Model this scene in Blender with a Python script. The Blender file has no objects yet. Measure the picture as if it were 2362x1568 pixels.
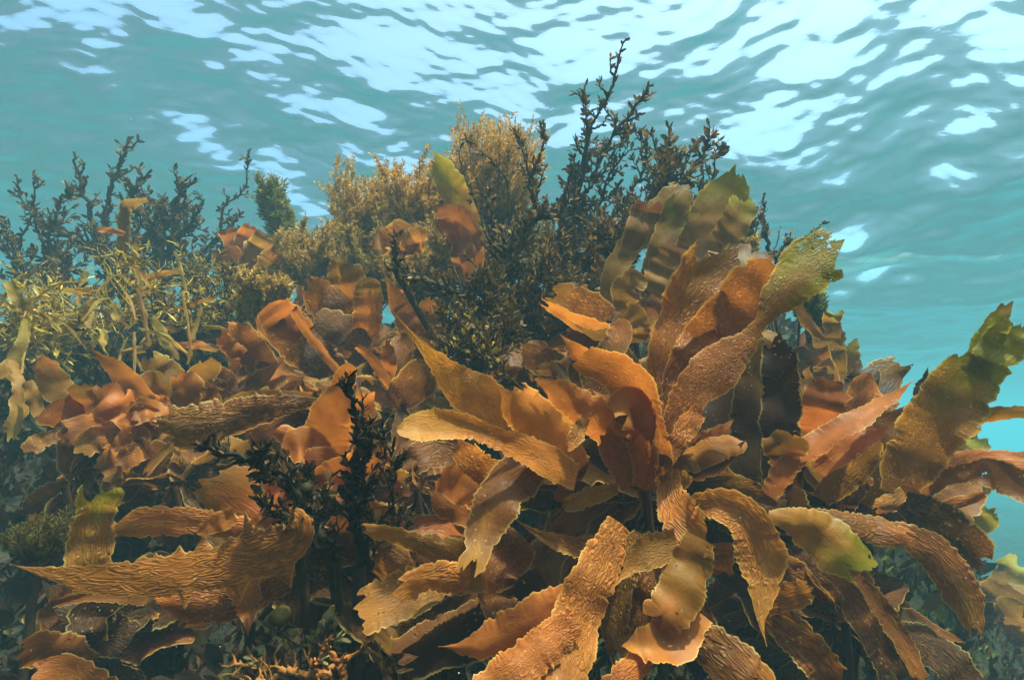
import bpy, math, random
import numpy as np

# ------------------------------------------------------------------ camera, light, water colour
sc = bpy.context.scene
COL = sc.collection
PITCH = math.radians(10.4)
F = 1180.0                      # focal length in the units of the 2361-wide view the layout was measured in
cam_d = bpy.data.cameras.new("camera")
cam_d.sensor_width = 36.0
cam_d.lens = 36.0 * F / 2361.0
cam_d.clip_start = 0.02
cam_d.clip_end = 500
cam = bpy.data.objects.new("camera", cam_d)
cam.rotation_euler = (math.pi / 2 + PITCH, 0, 0)
COL.objects.link(cam)
sc.camera = cam

SUN_DIR = np.array([0.24, -0.10, 0.96]); SUN_DIR /= np.linalg.norm(SUN_DIR)
SUN_EL = math.asin(SUN_DIR[2]); SUN_AZ = math.atan2(SUN_DIR[0], SUN_DIR[1])
world = bpy.data.worlds.new("World")
sc.world = world
world.use_nodes = True
wn = world.node_tree
sky = wn.nodes.new("ShaderNodeTexSky")
sky.sky_type = 'NISHITA'
sky.sun_disc = False
sky.sun_elevation = SUN_EL
sky.sun_rotation = SUN_AZ
sky.air_density = 1.0
sky.dust_density = 7.0
wn.links.new(sky.outputs[0], wn.nodes["Background"].inputs[0])
wn.nodes["Background"].inputs[1].default_value = 0.15

sun_d = bpy.data.lights.new("sun", 'SUN')
sun_d.energy = 5.0
sun_d.angle = math.radians(2.0)
sun_d.color = (1.0, 0.88, 0.68)
sun = bpy.data.objects.new("sun", sun_d)
sun.rotation_euler = (math.pi / 2 - SUN_EL, 0, math.pi - SUN_AZ)
COL.objects.link(sun)

sc.view_settings.view_transform = 'Standard'
sc.view_settings.look = 'None'
sc.view_settings.exposure = 1.5
sc.view_settings.gamma = 1.0
cy = sc.cycles
cy.max_bounces = 7
cy.diffuse_bounces = 2
cy.glossy_bounces = 2
cy.transmission_bounces = 3
cy.transparent_max_bounces = 8
cy.volume_bounces = 0
cy.caustics_reflective = False
cy.caustics_refractive = False
cy.use_denoising = True

WATER_Z = 2.3
HAZE_DENSITY = 0.08
HAZE_COLOR = (0.118, 0.192, 0.240, 1)     # what the water scatters; what it takes out is mostly red
HAZE_KEEP = (0.0, 0.54, 0.65, 1)

rng = np.random.default_rng(7)

# ------------------------------------------------------------------ helpers
CP, SP = math.cos(PITCH), math.sin(PITCH)
def at(px, py, d):
    """point seen at (px, py) of the 2361 x 1568 view, d metres along the view axis"""
    cx = (px - 1180.5) / F * d
    cu = (784.0 - py) / F * d
    return np.array([cx, d * CP - cu * SP, d * SP + cu * CP])

def norm(v):
    n = np.linalg.norm(v, axis=-1, keepdims=True)
    return v / np.maximum(n, 1e-9)

def link_mesh(name, verts, faces_flat, sizes, mat, parent=None, origin=None, attrs=None, uv=None, smooth=True):
    verts = np.asarray(verts, dtype=np.float32)
    o0 = np.zeros(3) if origin is None else np.asarray(origin)
    verts = verts - o0.astype(np.float32)
    me = bpy.data.meshes.new(name)
    me.vertices.add(len(verts))
    me.vertices.foreach_set("co", verts.ravel())
    faces_flat = np.asarray(faces_flat, dtype=np.int32).ravel()
    sizes = np.asarray(sizes, dtype=np.int32)
    me.loops.add(len(faces_flat))
    me.loops.foreach_set("vertex_index", faces_flat)
    me.polygons.add(len(sizes))
    starts = np.concatenate([[0], np.cumsum(sizes)[:-1]]).astype(np.int32)
    me.polygons.foreach_set("loop_start", starts)
    me.update(calc_edges=True)
    if smooth:
        me.polygons.foreach_set("use_smooth", np.ones(len(sizes), dtype=bool))
    if attrs:
        for k, a in attrs.items():
            a = np.asarray(a, dtype=np.float32)
            if a.ndim == 2:
                at_ = me.attributes.new(k, 'FLOAT_COLOR', 'POINT')
                if a.shape[1] == 3:
                    a = np.concatenate([a, np.ones((len(a), 1), np.float32)], 1)
                at_.data.foreach_set("color", a.ravel())
            else:
                at_ = me.attributes.new(k, 'FLOAT', 'POINT')
                at_.data.foreach_set("value", a.ravel())
    if uv is not None:
        ul = me.uv_layers.new(name="UVMap")
        ul.data.foreach_set("uv", np.asarray(uv, dtype=np.float32)[faces_flat].ravel())
    me.validate()
    me.materials.append(mat)
    ob = bpy.data.objects.new(name, me)
    COL.objects.link(ob)
    if parent is not None:
        ob.parent = parent
    elif origin is not None:
        ob.location = o0
    return ob

def thing(name, loc, label, cat, group=None):
    e = bpy.data.objects.new(name, None)
    e.empty_display_size = 0.05
    e.location = loc
    e["label"] = label
    e["category"] = cat
    if group:
        e["group"] = group
    COL.objects.link(e)
    return e

def grid_faces(nv, nu):
    i = np.arange(nv - 1)[:, None] * nu + np.arange(nu - 1)[None, :]
    return np.stack([i, i + 1, i + nu + 1, i + nu], -1).reshape(-1, 4)

def spline(P, n):
    """Catmull-Rom through the rows of P, n samples, roughly even in length"""
    P = np.asarray(P, float)
    if len(P) == 2:
        P = np.array([P[0], (P[0] + P[1]) / 2, P[1]])
    Q = np.concatenate([[2 * P[0] - P[1]], P, [2 * P[-1] - P[-2]]])
    seg = np.linalg.norm(np.diff(P[:, :3], axis=0), axis=1)
    cum = np.concatenate([[0], np.cumsum(seg)])
    s = np.linspace(0, cum[-1], n)
    k = np.clip(np.searchsorted(cum, s, side='right') - 1, 0, len(P) - 2)
    t = ((s - cum[k]) / np.maximum(seg[k], 1e-9))[:, None]
    p0, p1, p2, p3 = Q[k], Q[k + 1], Q[k + 2], Q[k + 3]
    return 0.5 * ((2 * p1) + (-p0 + p2) * t + (2 * p0 - 5 * p1 + 4 * p2 - p3) * t ** 2 + (-p0 + 3 * p1 - 3 * p2 + p3) * t ** 3)

def wob(x, f, seed, octaves=3):
    """smooth 1-D noise, about -1..1"""
    r = np.random.default_rng(seed)
    out = 0; a = 1.0; tot = 0
    for k in range(octaves):
        for j in range(2):
            out = out + a * np.sin(x * f * (2 ** k) * (0.7 + 0.6 * r.random()) * 6.283 + r.random() * 6.283)
        tot += a * 1.3
        a *= 0.6
    return out / tot

def jag(x, f, seed):
    """1-D value noise with sharp kinks, -1..1"""
    r = np.random.default_rng(seed)
    tab = r.uniform(-1, 1, 400)
    y = np.abs(x * f) + 7.3
    i = np.floor(y).astype(int)
    t = y - i
    return tab[i % 400] * (1 - t) + tab[(i + 1) % 400] * t

def interp_y(y, pts):
    p = np.asarray(pts)
    return np.interp(y, p[:, 0], p[:, 1])

_W = np.random.default_rng(3)
_DIRS = [(_W.uniform(0, 6.283), _W.uniform(0, 6.283)) for _ in range(24)]
def rough(x, y):
    out = 0
    for k, (a, ph) in enumerate(_DIRS):
        f = 1.6 * 1.19 ** k
        out = out + np.sin((x * math.cos(a) + y * math.sin(a)) * f + ph + 1.3 * np.sin(0.6 * f * (x * math.sin(a) - y * math.cos(a)) + ph * 2)) * 0.16 / f ** 0.85
    return out

REEF = [(-4, -1.3), (0.0, -0.95), (0.8, -0.78), (1.1, -0.66), (1.5, -0.36), (2.2, 0.26), (3.0, 0.58), (3.6, 0.70), (4.3, 0.45), (6, -0.9), (9, -2.3), (80, -3.0)]
_ys = np.linspace(-6, 90, 2000)
_zs = interp_y(_ys, REEF)
_k = np.ones(9) / 9
_zs = np.convolve(np.pad(_zs, 4, mode='edge'), _k, mode='valid')
def reef_z(x, y):
    x = np.asarray(x, float); y = np.asarray(y, float)
    z = np.interp(y, _ys, _zs)
    t = np.maximum(x - (0.12 + 0.5 * np.clip(y, 0, 6)), 0)
    z = z - 1.7 * t * t / (t + 0.12)
    t2 = np.maximum(-x - 7, 0)
    z = z - 0.8 * t2
    z = np.maximum(z, -2.3 - 0.012 * np.minimum(np.hypot(x, y), 110))
    return z + rough(x, y) * 0.55

# ------------------------------------------------------------------ materials
def new_mat(name):
    m = bpy.data.materials.new(name)
    m.use_nodes = True
    nt = m.node_tree
    for n in list(nt.nodes):
        nt.nodes.remove(n)
    out = nt.nodes.new("ShaderNodeOutputMaterial")
    return m, nt, out

def N(nt, t, **kw):
    n = nt.nodes.new(t)
    for k, v in kw.items():
        if k.startswith("i_"):
            key = k[2:]
            n.inputs[int(key) if key.isdigit() else key.replace("_", " ")].default_value = v
        else:
            setattr(n, k, v)
    return n

def math_n(nt, op, a, b=None, c=None):
    n = nt.nodes.new("ShaderNodeMath"); n.operation = op
    for k, v in enumerate((a, b, c)):
        if v is None: continue
        if isinstance(v, (int, float)): n.inputs[k].default_value = v
        else: nt.links.new(v, n.inputs[k])
    return n.outputs[0]

def ramp(nt, fac, stops, interp='LINEAR'):
    n = nt.nodes.new("ShaderNodeValToRGB")
    n.color_ramp.interpolation = interp
    el = n.color_ramp.elements
    while len(el) < len(stops): el.new(0.5)
    for e, (p, c) in zip(el, stops):
        e.position = p
        e.color = c if len(c) == 4 else (*c, 1)
    nt.links.new(fac, n.inputs[0])
    return n.outputs[0]

def mixc(nt, fac, a, b, blend='MIX'):
    n = nt.nodes.new("ShaderNodeMix"); n.data_type = 'RGBA'; n.blend_type = blend
    for s, v in ((n.inputs[0], fac), (n.inputs[6], a), (n.inputs[7], b)):
        if isinstance(v, (int, float)): s.default_value = v
        elif isinstance(v, tuple): s.default_value = v if len(v) == 4 else (*v, 1)
        else: nt.links.new(v, s)
    return n.outputs[2]

def kelp_material(name, lacy):
    """lacy: the worn outer end of an old blade, pitted right through"""
    m, nt, out = new_mat(name)
    L = nt.links.new
    pig = N(nt, "ShaderNodeAttribute", attribute_name="pigment")
    wr = N(nt, "ShaderNodeAttribute", attribute_name="wrinkle")
    ed = N(nt, "ShaderNodeAttribute", attribute_name="margin")
    uv = N(nt, "ShaderNodeUVMap", uv_map="UVMap")
    tc = N(nt, "ShaderNodeTexCoord")
    # long meandering ridges
    mp = N(nt, "ShaderNodeMapping"); mp.inputs["Scale"].default_value = (190, 58, 1)
    L(uv.outputs[0], mp.inputs[0])
    n1 = N(nt, "ShaderNodeTexNoise", i_Scale=1.0, i_Detail=1.5, i_Roughness=0.45, i_Distortion=1.1)
    L(mp.outputs[0], n1.inputs["Vector"])
    r1 = math_n(nt, 'ABSOLUTE', math_n(nt, 'SUBTRACT', n1.outputs[0], 0.5))
    n7 = N(nt, "ShaderNodeTexNoise", i_Scale=14.0, i_Detail=2.0)
    L(tc.outputs["Object"], n7.inputs["Vector"])
    patchy = ramp(nt, n7.outputs[0], [(0.34, (0.35, 0.35, 0.35)), (0.52, (1, 1, 1))])
    ridge = math_n(nt, 'MULTIPLY', math_n(nt, 'MULTIPLY', math_n(nt, 'MINIMUM', math_n(nt, 'MULTIPLY', r1, 5.0), 1.0), wr.outputs["Fac"]), patchy)
    mp2 = N(nt, "ShaderNodeMapping"); mp2.inputs["Scale"].default_value = (40, 22, 1)
    L(uv.outputs[0], mp2.inputs[0])
    n2 = N(nt, "ShaderNodeTexNoise", i_Scale=1.0, i_Detail=3.0, i_Roughness=0.55)
    L(mp2.outputs[0], n2.inputs["Vector"])
    n3 = N(nt, "ShaderNodeTexNoise", i_Scale=260.0, i_Detail=2.0)
    L(tc.outputs["Object"], n3.inputs["Vector"])
    h = math_n(nt, 'ADD', math_n(nt, 'ADD', ridge, math_n(nt, 'MULTIPLY', n2.outputs[0], 0.9)), math_n(nt, 'MULTIPLY', n3.outputs[0], 0.12))
    bump = N(nt, "ShaderNodeBump", i_Strength=1.0, i_Distance=0.0024)
    L(h, bump.inputs["Height"])
    # pigment: blotches, pale specks of settled animals, pale margin with painted rim light
    n4 = N(nt, "ShaderNodeTexNoise", i_Scale=17.0, i_Detail=5.0, i_Roughness=0.62)
    L(tc.outputs["Object"], n4.inputs["Vector"])
    blot = ramp(nt, n4.outputs[0], [(0.30, (0.62, 0.58, 0.60)), (0.52, (1, 1, 1)), (0.74, (1.22, 1.25, 1.1))])
    c1 = mixc(nt, 1.0, pig.outputs["Color"], blot, 'MULTIPLY')
    c1 = mixc(nt, math_n(nt, 'MULTIPLY', math_n(nt, 'SUBTRACT', wr.outputs["Fac"], ridge), 0.34), c1, (0.12, 0.034, 0.007))  # furrows coloured darker, painting wrinkle shade into the blade
    c1 = mixc(nt, math_n(nt, 'MULTIPLY', ridge, 0.26), c1, (0.62, 0.24, 0.05))  # ridge crests coloured lighter, painted as if catching light
    vo = N(nt, "ShaderNodeTexVoronoi", i_Scale=75.0)
    vo.inputs["Randomness"].default_value = 1.0
    L(tc.outputs["Object"], vo.inputs["Vector"])
    n5 = N(nt, "ShaderNodeTexNoise", i_Scale=9.0, i_Detail=2.0)
    L(tc.outputs["Object"], n5.inputs["Vector"])
    rad = math_n(nt, 'MULTIPLY', math_n(nt, 'SUBTRACT', n5.outputs[0], 0.42), 0.75)
    spot = math_n(nt, 'LESS_THAN', vo.outputs["Distance"], rad)
    c2 = mixc(nt, math_n(nt, 'MULTIPLY', spot, 0.38), c1, (0.62, 0.40, 0.16))
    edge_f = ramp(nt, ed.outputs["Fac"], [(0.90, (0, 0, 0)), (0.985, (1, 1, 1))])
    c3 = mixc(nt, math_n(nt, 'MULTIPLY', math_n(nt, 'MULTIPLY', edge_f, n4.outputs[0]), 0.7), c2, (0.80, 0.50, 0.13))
    pr = N(nt, "ShaderNodeBsdfPrincipled", i_Roughness=0.48)
    pr.inputs["Specular IOR Level"].default_value = 0.14
    L(c3, pr.inputs["Base Color"]); L(bump.outputs[0], pr.inputs["Normal"])
    tr = N(nt, "ShaderNodeBsdfTranslucent")
    # wrinkle shading painted in: furrows pass less light, raised ridges more
    deep = math_n(nt, 'MULTIPLY', wr.outputs["Fac"], 0.42)
    ridge_t = math_n(nt, 'ADD', math_n(nt, 'SUBTRACT', 1.0, deep), math_n(nt, 'MULTIPLY', ridge, 0.62))
    c4 = mixc(nt, 1.0, c3, (1.05, 1.0, 0.8), 'MULTIPLY')
    hs = N(nt, "ShaderNodeHueSaturation"); L(c4, hs.inputs["Color"]); L(ridge_t, hs.inputs["Value"])
    L(hs.outputs[0], tr.inputs[0]); L(bump.outputs[0], tr.inputs["Normal"])
    mx = N(nt, "ShaderNodeMixShader"); mx.inputs[0].default_value = 0.50
    L(pr.outputs[0], mx.inputs[1]); L(tr.outputs[0], mx.inputs[2])
    if lacy:
        la = N(nt, "ShaderNodeAttribute", attribute_name="lace")
        n6 = N(nt, "ShaderNodeTexNoise", i_Scale=95.0, i_Detail=3.0, i_Roughness=0.55)
        L(tc.outputs["Object"], n6.inputs["Vector"])
        gone = math_n(nt, 'LESS_THAN', math_n(nt, 'ADD', n6.outputs[0], math_n(nt, 'MULTIPLY', la.outputs["Fac"], -0.27)), 0.285)
        tp = N(nt, "ShaderNodeBsdfTransparent")
        m2 = N(nt, "ShaderNodeMixShader")
        L(gone, m2.inputs[0]); L(mx.outputs[0], m2.inputs[1]); L(tp.outputs[0], m2.inputs[2])
        L(m2.outputs[0], out.inputs[0])
    else:
        L(mx.outputs[0], out.inputs[0])
    return m

def weed_material(name, rough_=0.55, trans=0.25, bump_d=0.002):
    m, nt, out = new_mat(name)
    L = nt.links.new
    pig = N(nt, "ShaderNodeAttribute", attribute_name="pigment")
    tc = N(nt, "ShaderNodeTexCoord")
    n4 = N(nt, "ShaderNodeTexNoise", i_Scale=60.0, i_Detail=4.0)
    L(tc.outputs["Object"], n4.inputs["Vector"])
    blot = ramp(nt, n4.outputs[0], [(0.3, (0.6, 0.6, 0.6)), (0.7, (1.35, 1.3, 1.2))])
    c = mixc(nt, 1.0, pig.outputs["Color"], blot, 'MULTIPLY')
    bump = N(nt, "ShaderNodeBump", i_Strength=0.7, i_Distance=bump_d)
    L(n4.outputs[0], bump.inputs["Height"])
    pr = N(nt, "ShaderNodeBsdfPrincipled", i_Roughness=rough_)
    pr.inputs["Specular IOR Level"].default_value = 0.08
    L(c, pr.inputs["Base Color"]); L(bump.outputs[0], pr.inputs["Normal"])
    tr = N(nt, "ShaderNodeBsdfTranslucent")
    L(c, tr.inputs[0])
    mx = N(nt, "ShaderNodeMixShader"); mx.inputs[0].default_value = trans
    L(pr.outputs[0], mx.inputs[1]); L(tr.outputs[0], mx.inputs[2])
    L(mx.outputs[0], out.inputs[0])
    return m

def rock_material():
    m, nt, out = new_mat("reef_rock")
    L = nt.links.new
    tc = N(nt, "ShaderNodeTexCoord")
    n1 = N(nt, "ShaderNodeTexNoise", i_Scale=5.0, i_Detail=8.0, i_Roughness=0.65)
    L(tc.outputs["Object"], n1.inputs["Vector"])
    n2 = N(nt, "ShaderNodeTexNoise", i_Scale=14.0, i_Detail=6.0, i_Roughness=0.7)
    L(tc.outputs["Object"], n2.inputs["Vector"])
    c = ramp(nt, n1.outputs[0], [(0.32, (0.010, 0.008, 0.005)), (0.47, (0.022, 0.016, 0.008)), (0.56, (0.026, 0.026, 0.008)), (0.66, (0.07, 0.042, 0.032)), (0.76, (0.22, 0.13, 0.12))])
    c = mixc(nt, 1.0, c, ramp(nt, n2.outputs[0], [(0.35, (0.35, 0.35, 0.35)), (0.7, (1.4, 1.4, 1.4))]), 'MULTIPLY')
    bump = N(nt, "ShaderNodeBump", i_Strength=1.0, i_Distance=0.03)
    L(n2.outputs[0], bump.inputs["Height"])
    pr = N(nt, "ShaderNodeBsdfPrincipled", i_Roughness=0.85)
    pr.inputs["Specular IOR Level"].default_value = 0.15
    L(c, pr.inputs["Base Color"]); L(bump.outputs[0], pr.inputs["Normal"])
    L(pr.outputs[0], out.inputs[0])
    return m

def water_material():
    """the sea surface: clear inside the angle at which light can cross it, a mirror beyond (total reflection)"""
    m, nt, out = new_mat("water_surface")
    L = nt.links.new
    tc = N(nt, "ShaderNodeTexCoord")
    mp = N(nt, "ShaderNodeMapping"); mp.inputs["Scale"].default_value = (2.0, 5.0, 1)
    mp.inputs["Rotation"].default_value = (0, 0, 0.12)
    L(tc.outputs["Object"], mp.inputs[0])
    n1 = N(nt, "ShaderNodeTexNoise", i_Scale=3.0, i_Detail=3.0, i_Roughness=0.5, i_Distortion=0.4)
    L(mp.outputs[0], n1.inputs["Vector"])
    bump = N(nt, "ShaderNodeBump", i_Strength=1.0, i_Distance=0.0014)
    L(n1.outputs[0], bump.inputs["Height"])
    geo = N(nt, "ShaderNodeNewGeometry")
    dt = N(nt, "ShaderNodeVectorMath", operation='DOT_PRODUCT')
    L(bump.outputs[0], dt.inputs[0]); L(geo.outputs["Incoming"], dt.inputs[1])
    ca = math_n(nt, 'ABSOLUTE', dt.outputs["Value"])
    # cosine of the critical angle for water to air is a little over 0.6; reflectance climbs steeply just before it
    refl = ramp(nt, ca, [(0.0, (1, 1, 1)), (0.40, (0.97, 0.97, 0.97)), (0.52, (0.87, 0.87, 0.87)), (0.606, (0.74, 0.74, 0.74)), (0.619, (0.30, 0.30, 0.30)), (0.640, (0.14, 0.14, 0.14)), (0.69, (0.06, 0.06, 0.06)), (0.80, (0.03, 0.03, 0.03)), (1.0, (0.02, 0.02, 0.02))])
    tp = N(nt, "ShaderNodeBsdfTransparent"); tp.inputs[0].default_value = (0.82, 0.99, 0.97, 1)
    gl = N(nt, "ShaderNodeBsdfGlossy"); gl.inputs["Roughness"].default_value = 0.36
    gl.inputs["Color"].default_value = (0.76, 0.95, 1, 1)
    L(bump.outputs[0], gl.inputs["Normal"])
    mx = N(nt, "ShaderNodeMixShader")
    L(refl, mx.inputs[0]); L(tp.outputs[0], mx.inputs[1]); L(gl.outputs[0], mx.inputs[2])
    L(mx.outputs[0], out.inputs[0])
    return m

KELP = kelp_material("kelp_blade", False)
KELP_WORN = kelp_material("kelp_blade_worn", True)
WEED = weed_material("weed_stem", 0.6, 0.0)
LEAF = weed_material("weed_leaf", 0.5, 0.30)
TURF = weed_material("algal_turf", 0.7, 0.30)
ROCK = rock_material()
WATER = water_material()

# ------------------------------------------------------------------ the setting
def build_setting():
    # reef and seabed: one sheet, fine where the reef rises near the camera
    xs = np.concatenate([-7 - np.geomspace(196, 0.4, 34), np.linspace(-7, 5, 330), 5 + np.geomspace(0.4, 198, 34)])
    ys = np.concatenate([-0.6 - np.geomspace(202, 0.4, 22), np.linspace(-0.6, 6.5, 240), 6.5 + np.geomspace(0.3, 197, 44)])
    X, Y = np.meshgrid(xs, ys)
    Z = reef_z(X, Y)
    V = np.stack([X, Y, Z], -1).reshape(-1, 3)
    fc = grid_faces(len(ys), len(xs))
    o = link_mesh("seabed", V, fc, np.full(len(fc), 4), ROCK)
    o["kind"] = "structure"
    # water surface
    ph = np.concatenate([np.linspace(-math.radians(58), math.radians(58), 620), np.linspace(math.radians(58), math.radians(302), 90)[1:]])
    rr = 0.15 * 1.0078 ** np.arange(0, 926)
    PH, R = np.meshgrid(ph, rr)
    X = R * np.sin(PH); Y = R * np.cos(PH)
    Z = WATER_Z + waves(X, Y)
    V = np.stack([X, Y, Z], -1).reshape(-1, 3)
    fc = grid_faces(len(rr), len(ph))
    o = link_mesh("water_surface", V, fc[:, ::-1], np.full(len(fc), 4), WATER)
    o["kind"] = "structure"
    # the water itself
    s = 205.0
    v = [(x, y, z) for z in (-5.2, WATER_Z + 0.45) for y in (-s, s) for x in (-s, s)]
    f = [(0, 2, 3, 1), (4, 5, 7, 6), (0, 1, 5, 4), (2, 6, 7, 3), (0, 4, 6, 2), (1, 3, 7, 5)]
    m, nt, out = new_mat("haze")
    pv = N(nt, "ShaderNodeVolumePrincipled")
    pv.inputs["Color"].default_value = HAZE_COLOR
    pv.inputs["Absorption Color"].default_value = HAZE_KEEP
    pv.inputs["Density"].default_value = HAZE_DENSITY
    pv.inputs["Anisotropy"].default_value = 0.0
    nt.links.new(pv.outputs[0], out.inputs["Volume"])
    o = link_mesh("haze", v, f, [4] * 6, m, smooth=False)
    o["kind"] = "stuff"

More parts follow.
